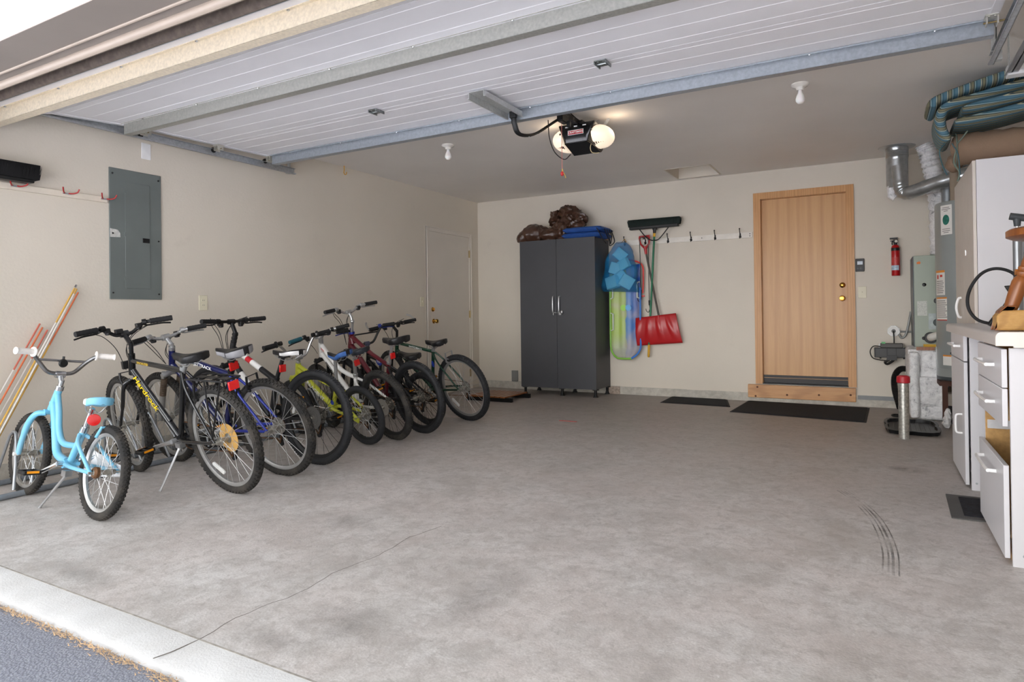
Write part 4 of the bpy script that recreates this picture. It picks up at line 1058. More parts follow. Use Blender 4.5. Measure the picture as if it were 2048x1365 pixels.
q = MB().lathe([(0, .0), (.024, .0), (.024, .0012), (0, .0012)], (0, 0, 0), 'y', 20); q.build('badge', M_badge_blue, fr, M=Matrix.Translation((.355, .0167, .56)) @ Matrix.Diagonal((.7, 1, 1.4, 1)))

# ---- floor rack with hoops
rk = thing('bike_rack', 'grey tubular steel floor rack with wheel hoops along the left wall', 'bike rack', (-4.5, 3.6, 0))
M_rack = mat('grey_rack_paint', '#8b9299', .4, .25, var=.12, vs=20, dirt='#5d5a57', dirt_amt=.4)
b = MB()
b.tube([(.185, -2.0, .018), (.085, .0, .018), (.01, 2.3, .018)], .0175, 12); b.tube([(-.21, -2.0, .018), (-.26, 0, .018), (-.29, 2.3, .018)], .0175, 12)
b.build('base_rail', M_rack, rk)
M_hoop = mat('plated_hoop', '#a3a7ab', .35, .6, var=.1)
for (Rx, Ry, yw, ln, wb, rw) in WHEELS:
    cx_, cy_ = Rx+math.cos(R(yw))*wb, Ry+math.sin(R(yw))*wb
    for off in (-.046, .046):
        b = MB(); l = R(ln); c_ = Vector((cx_+4.5, cy_-3.6, 0)); c_.y += off/math.cos(l)
        P = [(-.015, .03), (-.035, .17), (-.075, .325), (-.105, .352), (-.135, .325), (-.215, .03)]
        pts = []
        for u, v in P:
            d_ = Vector((math.cos(R(yw)), math.sin(R(yw)), 0)); lf = Vector((-math.sin(R(yw)), math.cos(R(yw)), 0))
            pts.append(c_-d_*u*1.5+lf*(v*math.tan(l))+Vector((0, 0, v)))
        b.tube([pts[0]]+spline(pts[1:-1], 6)+[pts[-1]], .0085, 10); b.build('wheel_hoop', M_hoop, rk)
# ------------------------------------------------------------------ things on the left wall
M_panelgrey = mat('grey_enamel', '#6f7674', .42, .1, var=.05, vs=5)
ep = thing('electrical_panel', 'tall grey electrical panel with a narrow hinged door on the left wall', 'electrical panel', (XL, 2.90, 1.655))
MB().box(.001, .012, -.198, .198, -.487, .487).build('cover', M_panelgrey, ep, bevel=.003)
MB().box(.012, .0155, -.085, .105, -.405, .395).build('panel_door', M_panelgrey, ep, bevel=.0015)
lt = MB().box(.0155, .021, .045, .098, -.052, -.018).build('latch', M_bblack, ep, bevel=.002)
q = MB()
for z in (.325, .0, -.33): q.box(.012, .018, -.092, -.080, z-.016, z+.016)
q.build('hinge', M_panelgrey, ep)
for y, z in ((-.175, .445), (.175, .445), (-.175, 0), (.175, -.03), (-.175, -.44), (.175, -.445)):
    MB().lathe([(0, .019), (.005, .018), (.007, .012), (0, .0115)], (0, y, z), 'x', 10).build('screw', M_bblack, ep)
MB().prism([(-.195, -.03), (-.12, -.025), (-.122, .005), (-.14, .028), (-.195, .035)], 'x', .0121, .0126).build('paint_smear', mat('white_paint_smear', '#c9c9c4', .5, var=.2, vs=60), ep)

def plate(name, label, cat, y, z, w=.072, h=.118, mtl=M_cream_plate, kind='outlet', x=XL, rz=0.):
    t = thing(name, label, cat, (x, y, z), rz)
    MB().box(.0, .006, -w/2, w/2, -h/2, h/2).build('cover_plate', mtl, t, bevel=.003)
    if kind == 'outlet':
        for dz in (-.02, .02):
            o = MB().prism([(-.017, -.010+dz), (-.011, -.015+dz), (.011, -.015+dz), (.017, -.010+dz), (.017, .010+dz), (.011, .015+dz), (-.011, .015+dz), (-.017, .010+dz)], 'x', .006, .0085).build('receptacle', mtl, t)
            MB().box(.0085, .0092, -.008, -.0055, -.004+dz, .006+dz).box(.0085, .0092, .0055, .008, -.004+dz, .006+dz).build('slot', M_dark, o)
    elif kind == 'switch':
        MB().box(.006, .009, -.006, .006, -.014, .014).hexa([(.008, -.004, -.002), (.018, -.004, .004), (.018, .004, .004), (.008, .004, -.002), (.008, -.004, .006), (.018, -.004, .010), (.018, .004, .010), (.008, .004, .006)]).build('toggle', mtl, t)
    return t
plate('wall_outlet', 'ivory duplex outlet on the left wall right of the grey panel', 'outlet', 3.463, 1.147, .078, .125)
plate('light_switch', 'ivory light switch on the left wall beside the cream side door', 'light switch', 6.47, 1.19, kind='switch')
t = plate('blank_plate', 'white blank wall plate above the grey electrical panel', 'wall plate', 2.985, 2.315, .075, .125, mat('white_plate', '#eeeeee', .4), 'blank')

hr = thing('hook_rail', 'white board with red double hooks on the left wall', 'hook rail', (XL, 1.6, 1.893))
MB().box(0, .019, -.9, 1.085, -.021, .021).build('board', mat('cream_board', '#ded5c5', .5), hr, bevel=.002)
M_redhook = mat('red_dipped_hook', '#a62a2a', .45)
for y in (2.10, 2.41, 2.665, 1.8):
    h = MB()
    yy = y-1.6
    for sg in (-1, 1): h.tube(spline([(.02, yy+sg*.012, .006), (.045, yy+sg*.028, .004), (.07, yy+sg*.045, .012), (.08, yy+sg*.052, .035)], 5), .0045, 8, 0)
    h.cbox((.021, yy, .004), (.006, .05, .012), 1)
    h.build('hook', [M_redhook, M_steel], hr)
pb = thing('push_broom', 'black bristled broom head resting on the red hooks at the far left', 'broom', (XL+.085, 1.84, 1.945))
def bristle_head(L, W, H0, H1, mtl, parent, block, name='bristles', n=3000):
    b = MB()
    random.seed(5)
    b.loft([[(x, -W*.85, 0), (x, W*.85, 0), (x, W*1.25, H1), (x, -W*1.25, H1)] for x in (-L, -L*.5, 0, L*.5, L)])
    for _ in range(n):
        x = random.uniform(-L, L); y = random.choice((-1, 1))*W*random.uniform(.85, 1.0) if random.random() < .7 else random.uniform(-W, W)
        k = random.uniform(.92, 1.08); d = Vector((random.uniform(-.008, .008)+(x/L)*.012, y*.34, H1*k)); o = Vector((x, y, 0)); p = o+d
        b.add([o, o+Vector((.003, 0, 0)), p], [(0, 1, 2)])
    bo = b.build(name, mtl, parent, ang=180); bo['kind'] = 'stuff'
    return bo
blk = MB().box(-.22, .33, -.035, .035, -.025, .0).build('block', M_dark, pb, bevel=.006, M=Matrix.Rotation(PI/2, 4, 'Z') @ Matrix.Translation((0, 0, -.005)))
o = bristle_head(.30, .042, 0, .095, mat('black_bristle', '#0f0f11', .8), pb, None, n=2500)
o.matrix_local = Matrix.Translation((0, .055, -.006)) @ Matrix.Rotation(PI/2, 4, 'Z')

# driveway marker stakes leaning in the corner, one thing each
M_org = mat('orange_reflective_stake', '#d9744a', .5, var=.15, vs=12); M_yel = mat('yellow_stake', '#d9ab4f', .5, var=.12, vs=12); M_wst = mat('white_stake', '#dedad3', .45, var=.06, vs=12); M_redst = mat('faded_red_stake', '#c46a58', .5, var=.12)
def stake(p0, p1, segs, label, tip=None):
    p0, p1 = Vector(p0), Vector(p1); b = MB()
    cols = [M_org, M_yel, M_wst, M_redst, M_chrome]
    for a, c, m in segs: b.tube([p0+(p1-p0)*a, p0+(p1-p0)*c], .0052, 8, m)
    if tip: b.tube([p1, p1+(p1-p0).normalized()*.02], .007, 8, 4)
    tag(b.build('driveway_marker', cols), label, 'marker stake', 'driveway markers leaning on the left wall')
xw = XL+.03
def wl(y, z, dx=0.): return (xw+dx, y, z)
stake(wl(1.72, .02, .25), wl(2.455, 1.245), [(0, .60, 1), (.60, .80, 2), (.80, .995, 1)], 'tallest driveway marker, yellow and white with a silver cap, leaning on the left wall', True)
stake(wl(1.74, .02, .26), wl(2.475, 1.21), [(0, .7, 1), (.7, 1, 0)], 'tall driveway marker with long orange tip, just right of the tallest one')
stake(wl(1.73, .02, .28), wl(2.465, 1.235), [(0, .8, 2), (.8, .97, 2), (.97, 1, 1)], 'tall white driveway marker between the yellow and orange tall ones')
stake(wl(1.62, .02, .24), wl(2.235, .995), [(0, .7, 2), (.7, 1, 3)], 'short driveway marker with faded red tip, leftmost of the bundle')
stake(wl(1.64, .02, .27), wl(2.25, .97), [(0, 1, 0)], 'short plain orange driveway marker in the middle of the bundle')
stake(wl(1.70, .02, .22), wl(2.28, .952), [(0, .15, 2), (.15, .35, 0), (.35, .8, 2), (.8, 1, 3)], 'short white driveway marker with pink tip, rightmost of the bundle')

# ------------------------------------------------------------------ charcoal cabinet and what lies on it
M_char = mat('charcoal_laminate', '#45464a', .48, var=.05, vs=3, bump=.05, bs=200)
cb = thing('storage_cabinet', 'tall charcoal two-door cabinet on black feet against the far wall', 'cabinet', (-3.451, 7.54, 0))
CW, CD0, CD1, CZ0, CZ1 = .514, -.222, .235, .098, 1.945
b = MB(); b.box(-CW, -CW+.018, CD0, CD1, CZ0, CZ1); b.box(CW-.018, CW, CD0, CD1, CZ0, CZ1); b.box(-CW+.018, CW-.018, CD0, CD1, CZ0, CZ0+.018); b.box(-CW+.018, CW-.018, CD0, CD1, CZ1-.018, CZ1); b.box(-CW+.018, CW-.018, CD1-.008, CD1, CZ0, CZ1); b.box(-CW+.018, CW-.018, CD0+.03, CD1-.01, 1.0, 1.018)
b.build('body', M_char, cb, bevel=.001)
M_handle = mat('brushed_handle', '#d6d7d8', .3, .7)
for sg in (-1, 1):
    d = MB().box(min(sg*.0015, sg*(CW)), max(sg*.0015, sg*CW), CD0-.019, CD0-.001, CZ0-.004, CZ1+.004).build('cabinet_door', M_char, cb, bevel=.0015)
    h = MB(); h.tube(spline([(sg*.042, CD0-.019, 1.235), (sg*.042, CD0-.044, 1.222), (sg*.042, CD0-.05, 1.13), (sg*.042, CD0-.044, 1.05), (sg*.042, CD0-.019, 1.037)], 5), .008, 8, sx=1.3); h.build('handle', M_handle, d)
q = MB(); q.tube([(-.048, CD0-.042, 1.035), (.052, CD0-.042, 1.032)], .004, 6); q.ell((-.035, CD0-.04, 1.015), (.012, .01, .016), 10); q.ell((.075, CD0-.04, 1.04), (.02, .014, .026), 10); q.cbox((.055, CD0-.04, 1.02), (.03, .016, .03)); q.build('bar_lock', M_alloy, cb)
for x in (-CW+.035, 0.04, CW-.03):
    for y in (CD0+.03, CD1-.04):
        l = MB(); l.lathe([(.042, CZ0), (.042, CZ0-.012), (.018, CZ0-.016), (.016, .03), (.022, .028), (.022, .012), (.032, .008), (.034, 0), (0, 0)], (x, y, 0), 'z', 16); l.build('leg', M_bblack, cb)
ZT = CZ1+.001
# crumpled brown tarpaulin: two lumps
M_tarp = mat('brown_plastic_tarp', '#4c3326', .32, var=.22, vs=10, spec=.7, dirt='#2a1a12', dirt_amt=.5)
def lump(name, label, cat, loc, blobs, mtl, seed=1, amp=.035, fs=7., ridged=True, zmin=0.):
    """metaball-free lump: union of ellipsoids remeshed by ray sampling onto a sphere grid per blob, crumpled with ridged noise"""
    from mathutils import noise as N
    b = MB()
    for (c, r, n) in blobs:
        c = Vector(c); nu, nv = n, n//2; base = len(b.v); vs = []
        for j in range(nv+1):
            th = PI*j/nv
            for i in range(nu):
                ph = 2*PI*i/nu
                d = Vector((math.sin(th)*math.cos(ph), math.sin(th)*math.sin(ph), math.cos(th)))
                p = Vector((d.x*r[0], d.y*r[1], d.z*r[2]))
                q = (p+c)*fs+Vector((seed*3.1, seed*1.7, seed))
                q2 = q+Vector((N.noise(q*1.3), N.noise(q*1.3+Vector((5, 0, 0))), N.noise(q*1.3+Vector((0, 7, 0)))))*.6
                k = N.noise(q)*.6+(1-abs(N.noise(q2*1.1))*3)*.42+(1-abs(N.noise(q2*2.3))*3)*.20+(1-abs(N.noise(q2*5.))*3)*.06
                p = c+p+d*amp*k*1.5
                p.z = max(p.z, zmin); vs.append(p)
        fs_ = [(j*nu+i, j*nu+(i+1) % nu, (j+1)*nu+(i+1) % nu, (j+1)*nu+i) for j in range(nv) for i in range(nu)]
        b.add(vs, fs_)
    o = b.build(name, mtl, M=Matrix.Translation(loc), ang=24)
    tag(o, label, cat); return o
lump('folded_tarp', 'smooth brown bundled tarp at the left end of the charcoal cabinet top', 'tarp', (-3.78, 7.50, ZT), [((-.05, 0, .09), (.23, .19, .13), 80), ((-.18, -.03, .05), (.10, .17, .10), 50), ((.17, .0, .075), (.21, .19, .085), 70)], M_tarp, 2, .020, 6)
lump('crumpled_tarp', 'crumpled shiny brown tarp heaped on the middle of the charcoal cabinet', 'tarp', (-3.42, 7.53, ZT+.001), [((0, 0, .15), (.17, .15, .15), 80), ((.03, .04, .33), (.12, .10, .11), 70), ((-.14, 0, .29), (.06, .06, .10), 50), ((.19, 0, .27), (.12, .08, .06), 60), ((.15, 0, .17), (.12, .12, .08), 50)], M_tarp, 5, .045, 8)
M_bluecu = mat('royal_blue_canvas', '#2c56a0', .7, var=.08, vs=12, bump=.25, bs=160)
def cushion(name, label, cat, loc, sx, sy, sz, mtl, e=.22, group=None, n=20, M=None, sag=0.):
    b = MB()
    def fn(side):
        return lambda u, v: ((u-.5)*2*sx, (v-.5)*2*sy, side*sz*((1-abs(2*u-1)**6)*(1-abs(2*v-1)**6))**e + sag*math.sin(PI*u)*.0)
    b.grid(fn(1), n, n); b.grid(fn(-1), n, n)
    q = []
    for k in range(60):
        a = 2*PI*k/60; ca, sa = math.cos(a), math.sin(a)
        q.append((sx*math.copysign(abs(ca)**.14, ca), sy*math.copysign(abs(sa)**.14, sa), 0))
    b.tube(q, .005, 6, closed=True)
    o = b.build(name, mtl, M=M or Matrix.Translation(loc), ang=60)
    return o
for k, (dz, lab) in enumerate(((.036, 'lower blue seat cushion on top of the charcoal cabinet'), (.104, 'upper blue seat cushion with black ties on the charcoal cabinet'))):
    t = thing('seat_cushion', lab, 'cushion', (-3.12+.012*k, 7.51, ZT+dz), group='blue cushions on the charcoal cabinet')
    c = cushion('cover', '', '', (0, 0, 0), .255, .21, .034, M_bluecu); c.parent = t
    if k:
        s = MB(); s.tube(spline([(.20, -.215, 0), (.24, -.225, -.06), (.27, -.21, -.13), (.30, -.16, -.19)], 5), .006, 6); s.tube(spline([(.255, -.1, .0), (.285, -.12, -.06), (.30, -.05, -.15), (.28, .02, -.20), (.31, .10, -.14), (.262, .12, 0)], 6), .006, 6); s.tube(spline([(.256, -.02, .0), (.285, -.02, -.08), (.295, .0, -.18), (.29, .05, -.08), (.258, .06, 0)], 5), .006, 6)
        s.build('tie_strap', M_black, t)
tag(MB().box(-2.975, -2.945, 7.70, 7.775, ZT, ZT+.075).build('wood_block', M_oaktrim, bevel=.002), 'small brown wood block at the rear right corner of the charcoal cabinet', 'wood block')

# ------------------------------------------------------------------ hook rail on the back wall and what hangs there
hk = thing('hook_rail', 'white board with black coat hooks on the far wall left of the oak door', 'hook rail', (-2.02, YB, 1.895))
MB().box(-.815, .815, -.018, -.0005, -.032, .032).build('board', mat('white_board', '#e7e2d9', .5), hk, bevel=.002)
M_iron = mat('black_iron', '#1a1a1b', .5, .3)
HK = (-2.718, -2.454, -2.172, -1.895, -1.616, -1.336)
for x in HK:
    xx = x+2.02; h = MB()
    h.prism([(xx-.011, -.028), (xx+.011, -.028), (xx+.013, -.012), (xx+.007, .004), (xx+.009, .02), (xx, .028), (xx-.009, .02), (xx-.007, .004), (xx-.013, -.012)], 'y', -.0215, -.018)
    h.tube(spline([(xx, -.021, .012), (xx, -.04, .03), (xx, -.058, .052), (xx, -.062, .07)], 5), .0048, 8); h.ell((xx, -.062, .073), (.008, .008, .009), 10)
    h.tube(spline([(xx, -.021, -.012), (xx, -.034, -.032), (xx, -.05, -.03), (xx, -.054, -.015)], 5), .0045, 8); h.ell((xx, -.054, -.012), (.007, .007, .008), 10)
    h.build('hook', M_iron, hk)
q = MB()
for x in (-.78, .25, .79):
    for dz in (-.012, .012) if x > .5 else (0,): q.lathe([(0, -.0205), (.006, -.019), (.006, -.018), (0, -.0175)], (x, 0, dz), 'y', 8)
q.build('screw', M_bblack, hk)

# push broom hung head up
br = thing('push_broom', 'push broom with green handle hanging head up on the far wall', 'broom', (-2.335, 7.70, 1.95))
M_grn = mat('green_metal_handle', '#1f6b4a', .35, .2); M_ylw = mat('yellow_plastic', '#d9a62a', .45)
MB().tube([(.02, -.02, .02), (-.075, .0, -1.38)], .0125, 12).build('handle', M_grn, br)
MB().tube([(.021, -.02, .035), (.0185, -.02, -.01)], .016, 12).build('ferrule', M_ylw, br)
MB().tube([(-.0712, .0, -1.32), (-.078, .0, -1.455), (-.0785, 0, -1.475)], [.0145, .0145, .009], 12).build('end_grip', M_ylw, br)
MB().tube([(.024, -.02, .09), (.0215, -.02, .03)], [.022, .017], 12).cbox((.024, -.012, .10), (.05, .05, .05)).build('socket', M_dark, br, bevel=.005)
hb_ = MB().box(-.30, .30, -.036, .036, -.016, .018).build('block', M_dark, br, bevel=.006, M=Matrix.Translation((.015, -.02, .108)) @ Matrix.Rotation(R(-.6), 4, 'Y'))
o = bristle_head(.315, .03, 0, .085, mat('dark_green_bristle', '#0f1f1b', .75, var=.3, vs=60), br, None, n=3500); o.matrix_local = Matrix.Translation((.017, -.02, .123))
M_irn = MB(); M_irn.tube(spline([(-.165, -.03, .095), (-.09, -.03, .0), (-.03, -.032, -.045), (.017, -.034, -.055), (.07, -.032, -.048), (.12, -.03, -.0), (.20, -.03, .095)], 7), .0065, 8); M_irn.build('brace', M_bblack, br)

# snow shovel hung by its D grip
sv = thing('snow_shovel', 'snow shovel with wide red blade hanging on the far wall', 'snow shovel', (-2.40, 7.73, 1.9))
M_redp = mat('red_plastic', '#b31a1f', .35, var=.06, vs=6, coat=.2)
g = MB(); g.tube([(-.115, -.02, .052), (.015, -.02, .058)], .0125, 10); g.tube(spline([(-.112, -.02, .048), (-.098, -.02, -.03), (-.06, -.02, -.075), (-.040, -.02, -.085)], 5), [.011]*10+[.014]*6, 10); g.tube(spline([(.012, -.02, .054), (.008, -.02, -.025), (-.02, -.02, -.072), (-.038, -.02, -.085)], 5), [.011]*10+[.014]*6, 10); g.tube([(-.043, -.02, -.07), (-.03, -.02, -.165)], [.02, .015], 12)
g.build('grip', M_redp, sv)
MB().tube([(-.034, -.02, -.13), (.135, -.03, -1.0)], .0125, 12).build('handle', mat('grey_wood_shaft', '#54504a', .6), sv)
b = MB()
def bl(u, v):
    # u across, v downward
    x = -.155+.47*u + (.015+.03*v)*(2*u-1) + .045*v; z = -.945-.34*v + .055*u - .012*u*v
    rib = .012*max(0, math.sin((u-.5)*(2.2-.8*v)*PI*4.2))*(math.sin(PI*min(1, v*1.05+.03)))*(1-.4*v)
    y = -.055+.05*(2*v-1)**2*.5 - .045*(1-(2*u-1)**2)*(1-v)*.5 - rib
    return (x, y, z)
b.grid(bl, 48, 16); b.build('blade', M_redp, sv, solid=.004, ang=60)
MB().tube([(.12, -.045, -.92), (.155, -.066, -1.10)], [.019, .012], 10).build('blade_socket', M_redp, sv)

# bungee cords
for (x, zb, lab) in ((-2.505, 1.285, 'short black bungee cord hanging left of the snow shovel grip'), (-2.40, 1.155, 'longer bungee cord with dark hook beside the shovel shaft')):
    t = thing('bungee_cord', lab, 'bungee cord', (x, 7.71, 1.9), group='bungee cords on the far wall hooks')
    d = .06 if x < -2.45 else -.06
    MB().tube(spline([(d, -.01, .02), (d*.5, -.02, .045), (.0, -.01, .0), (.0, -.005, -.2), (.004, -.005, zb-1.9)], 6), .005, 8).build('cord', mat('grey_green_cord', '#4a4f4a', .8) if 'grey_green_cord' not in bpy.data.materials else bpy.data.materials['grey_green_cord'], t)
    h = MB(); h.tube([(.004, -.005, zb-1.885), (.004, -.005, zb-1.945)], [.012, .009], 8); h.tube(spline([(.004, -.005, zb-1.94), (.01, -.005, zb-1.99), (-.01, -.005, zb-2.03), (-.035, -.005, zb-2.01), (-.04, -.005, zb-1.985)], 5), .004, 6)
    h.build('hook', M_bblack, t)

# blue mesh bag and plastic sled
sl = thing('plastic_sled', 'long green and blue clear plastic sled hanging beside the charcoal cabinet', 'sled', (-2.70, 7.70, 1.0))
def sled_mat():
    m, nt, b = new_mat('clear_tinted_plastic'); tc = nt.nodes.new('ShaderNodeTexCoord'); sp = nt.nodes.new('ShaderNodeSeparateXYZ'); nt.links.new(tc.outputs['Object'], sp.inputs[0])
    v = tc.outputs['Object']; n1 = _noise(nt, v, 3.2, 2, .5, .6); n2 = _noise(nt, v, 2.2, 2)
    add = nt.nodes.new('ShaderNodeMath'); add.operation = 'MULTIPLY_ADD'; add.inputs[1].default_value = .10; nt.links.new(n1, add.inputs[0]); nt.links.new(sp.outputs['X'], add.inputs[2])
    o = _ramp(nt, add.outputs[0], [(.0, lin('#b4cf63')), (.046, lin('#b9cf85')), (.052, lin('#6f9fd6')), (.2, lin('#2b63bd'))])
    zz = nt.nodes.new('ShaderNodeMath'); zz.operation = 'MULTIPLY_ADD'; zz.inputs[1].default_value = .3; nt.links.new(n2, zz.inputs[0]); nt.links.new(sp.outputs['Z'], zz.inputs[2])
    lo = nt.nodes.new('ShaderNodeMapRange'); lo.inputs[1].default_value = -.28; lo.inputs[2].default_value = -.02; nt.links.new(zz.outputs[0], lo.inputs[0])
    inv = nt.nodes.new('ShaderNodeMath'); inv.operation = 'MULTIPLY_ADD'; inv.inputs[1].default_value = -.8; inv.inputs[2].default_value = .8; nt.links.new(lo.outputs[0], inv.inputs[0])
    o = _mix(nt, inv.outputs[0], o, lin('#b7b4b6'))
    o = _mix(nt, _ramp(nt, n1, [(.35, .5), (.55, 0.)]), o, lin('#c9b6ae'))
    nt.links.new(o, b.inputs['Base Color']); b.inputs['Roughness'].default_value = .4
    b.inputs['Alpha'].default_value = .9
    return m
M_sled = sled_mat()
def sled_w(v):   # half width down the length
    return .195 if v < .86 else .195*math.sqrt(max(0.02, 1-((v-.86)/.145)**2*.85))
b = MB(); 
def slf(u, v):
    w = sled_w(v); t = 2*u-1; x = w*t; z = .62-1.16*v
    edge = abs(t)**5
    y = .04*(1-edge)+ -.0025*math.sin(t*PI*5)*(1-edge) - .01
    if v > .9: y -= (v-.9)*.45
    return (x, y, z)
b.grid(slf, 36, 48); b.build('shell', M_sled, sl, solid=.003, ang=60)
q = MB(); L_ = [(-sled_w(i/40), -.012-(max(0, i/40-.9)*.45), .62-1.16*i/40) for i in range(10, 41)]; Rr = [(sled_w(i/40), -.012-(max(0, i/40-.9)*.45), .62-1.16*i/40) for i in range(40, 9, -1)]
q.tube(L_+[(0, -.06, -.545)]+Rr[:1], .012, 8, 0); q.tube(Rr, .012, 8, 1)
q.build('rim', [mat('lime_rim', '#8fca55', .35), mat('blue_rim', '#3f80d6', .35)], sl)
for z0, z1 in ((.40, .20), (.02, -.20)):
    for sg in (-1, 1):
        if sg > 0 and z0 < .3: continue
        MB().tube([(sg*.19, -.012, z0), (sg*.158, -.014, z0-.01), (sg*.158, -.014, z1+.01), (sg*.19, -.012, z1)], .010, 8).build('hand_slot', mat('pale_slot_rim', '#d8ded2', .4) if 'pale_slot_rim' not in bpy.data.materials else bpy.data.materials['pale_slot_rim'], sl)
MB().lathe([(0, -.004), (.038, -.004), (.038, .0), (0, 0)], (-.03, .01, .085), 'y', 24, 0).lathe([(0, -.0045), (.038, -.0045), (.038, .0), (0, 0)], (.035, .01, .085), 'y', 24, 1).build('round_mark', [mat('lime_disc', '#a5dc5e', .4), mat('sky_disc', '#6fb4ea', .4)], sl)
MB().tube(spline([(.0, .03, .70), (.20, .03, .62), (.225, .03, .45), (.215, .03, .26)], 6), .010, 8).cbox((.22, .03, .225), (.035, .012, .02)).build('red_runner', mat('coral_red_plastic', '#e0473f', .35), sl)
bg = thing('mesh_bag', 'blue mesh drawstring bag of pale blocks hanging on the first coat hook', 'bag', (-2.725, 7.66, 1.6))
def meshbag():
    m, nt, b = new_mat('blue_mesh_cloth'); v = _vec(nt)
    o = _ramp(nt, _noise(nt, v, 10, 4), [(.3, lin('#1273b0')), (.7, lin('#2496d8'))])
    nt.links.new(o, b.inputs['Base Color']); b.inputs['Roughness'].default_value = .5; b.inputs['Alpha'].default_value = .42
    return m
b = MB()
def bagf(u, v):
    from mathutils import noise as N
    a = 2*PI*u
    w = .05+.145*math.sin(min(1, v*1.9)*PI/2)**.8 + .05*v**2.6; d = .05+.09*math.sin(PI/2*min(1, v*1.1))
    x = w*math.copysign(abs(math.cos(a))**.8, math.cos(a))*.98; y = d*math.sin(a)-.09*v
    z = .30-.62*v
    q = Vector((x*6, y*6, z*6)); k = N.noise(q)*.03+abs(N.noise(q*2.3))*.02
    x += math.cos(a)*k; y += math.sin(a)*k
    if v > .93: y = -.09*v+(y+.09*v)*(1-v)/.07; z -= .03*math.cos(a)*(.4)
    return (x, min(y, .085), z)
b.grid(bagf, 56, 30); b.build('bag_cloth', meshbag(), bg, ang=60)
M_aq = mat('aqua_block', '#8fe0f7', .5, var=.12, vs=6); 
random.seed(11)
for (c, d, rr) in (((-.01, -.03, .14), (.15, .06, .13), (0, .2, .5)), ((.05, -.06, .02), (.14, .06, .12), (.1, -.1, -.3)), ((-.06, -.05, -.03), (.15, .06, .14), (0, .1, .2)), ((-.09, -.09, -.20), (.17, .07, .15), (0, .15, -.4)), ((.09, -.09, -.20), (.16, .07, .15), (0, .1, .45)), ((.0, -.04, -.12), (.13, .05, .12), (.2, .0, .8))):
    MB().cbox((0, 0, 0), d).build('block', M_aq, bg, bevel=.006, M=Matrix.Translation(c) @ Euler(rr).to_matrix().to_4x4() @ Matrix.Rotation(rr[2], 4, 'Y'))
MB().tube(spline([(.02, .06, .34), (.045, .045, .30), (.03, -.02, .29), (-.02, -.04, .285), (-.06, .0, .29), (-.02, .05, .30), (.02, .06, .34)], 5), .005, 6).build('drawstring', mat('tan_cord', '#a9813f', .7), bg)

# ------------------------------------------------------------------ mats, floor marks
def mat_thing(label, pts, h=.009, border=.0, mtl=None, bm=None):
    t = thing('floor_mat', label, 'mat', (sum(p[0] for p in pts)/len(pts), sum(p[1] for p in pts)/len(pts), 0))
    ox, oy = t.location.x, t.location.y
    P = [(x-ox, y-oy) for x, y in pts]
    MB().prism(P, 'z', .0005, h*.6 if border else h).build('backing', bm or M_black, t, bevel=.002)
    if border or True:
        k = border
        a, b_, c, d = [Vector((*p, 0)) for p in P]
        def ins(p, q, s): return p+((q-p).normalized()+(s-p).normalized())*k
        I = [ins(a, b_, d), ins(b_, a, c), ins(c, b_, d), ins(d, c, a)]
        MB().prism([(p.x, p.y) for p in I], 'z', h*.5, h*1.15).build('pile', mtl, t, bevel=.001)
    return t
M_mat = mat('charcoal_mat_pile', '#222326', .95, var=.5, vs=70, bump=1., bs=160); M_mat2 = mat('wavy_mat_pile', '#1f2027', .9, var=.5, vs=40, bump=1., bs=60)
mat_thing('black doormat on the floor left of the oak door mat', [(-2.13, 7.20), (-1.36, 7.165), (-1.50, 7.74), (-2.15, 7.755)], border=.02, mtl=M_mat)
mat_thing('long black doormat in front of the oak door', [(-1.30, 6.82), (-.08, 6.67), (-.06, 7.66), (-1.27, 7.745)], border=.02, mtl=M_mat)
mat_thing('grey-edged black mat between the white drawer cabinets', [(.312, 3.795), (.98, 3.80), (.98, 4.27), (.325, 4.27)], border=.055, mtl=M_mat2, bm=mat('grey_rubber_edge', '#595856', .8))
# tyre scuffs and oil stain: thin worn marks in the slab
def scuff_mat(name, col, dens, scale, lo, hi, soft=False):
    m, nt, b = new_mat(name); v = _vec(nt, scale); n = _noise(nt, v, dens, 6, .7)
    b.inputs['Base Color'].default_value = (*lin(col), 1); b.inputs['Roughness'].default_value = .7
    al = _ramp(nt, n, [(lo, 0.), (hi, .55)])
    if soft:   # the stain thins out toward its rim
        tg = nt.nodes.new('ShaderNodeTexCoord'); ds = nt.nodes.new('ShaderNodeVectorMath'); ds.operation = 'DISTANCE'; ds.inputs[1].default_value = (.5, .5, .5); mp_ = nt.nodes.new('ShaderNodeMapping'); mp_.inputs['Scale'].default_value = (1, 1, 0); mp_.inputs['Location'].default_value = (0, 0, .5)
        nt.links.new(tg.outputs['Generated'], mp_.inputs['Vector']); nt.links.new(mp_.outputs[0], ds.inputs[0])
        al = _mix(nt, 1., al, _ramp(nt, ds.outputs['Value'], [(.08, 1.), (.46, 0.)]), 'MULTIPLY')
    nt.links.new(al, b.inputs['Alpha']); return m
M_scuff = scuff_mat('tyre_scuff', '#4a4641', 5, (1, 1, 1), .36, .66)
q = MB()
for off, w in ((0, .007), (.020, .007), (.036, .010), (.056, .006)):
    P = spline([(-.20+off, 4.10, 0), (-.126+off, 3.93, 0), (-.035+off, 3.60, 0), (.012+off, 3.20, 0), (.012+off, 2.88, 0)], 9)
    for i in range(len(P)-1):
        q.add([(P[i].x-w/2, P[i].y, .0006), (P[i].x+w/2, P[i].y, .0006), (P[i+1].x+w/2, P[i+1].y, .0006), (P[i+1].x-w/2, P[i+1].y, .0006)], [(0, 1, 2, 3)])
struct(q.build('floor_scuff', M_scuff))
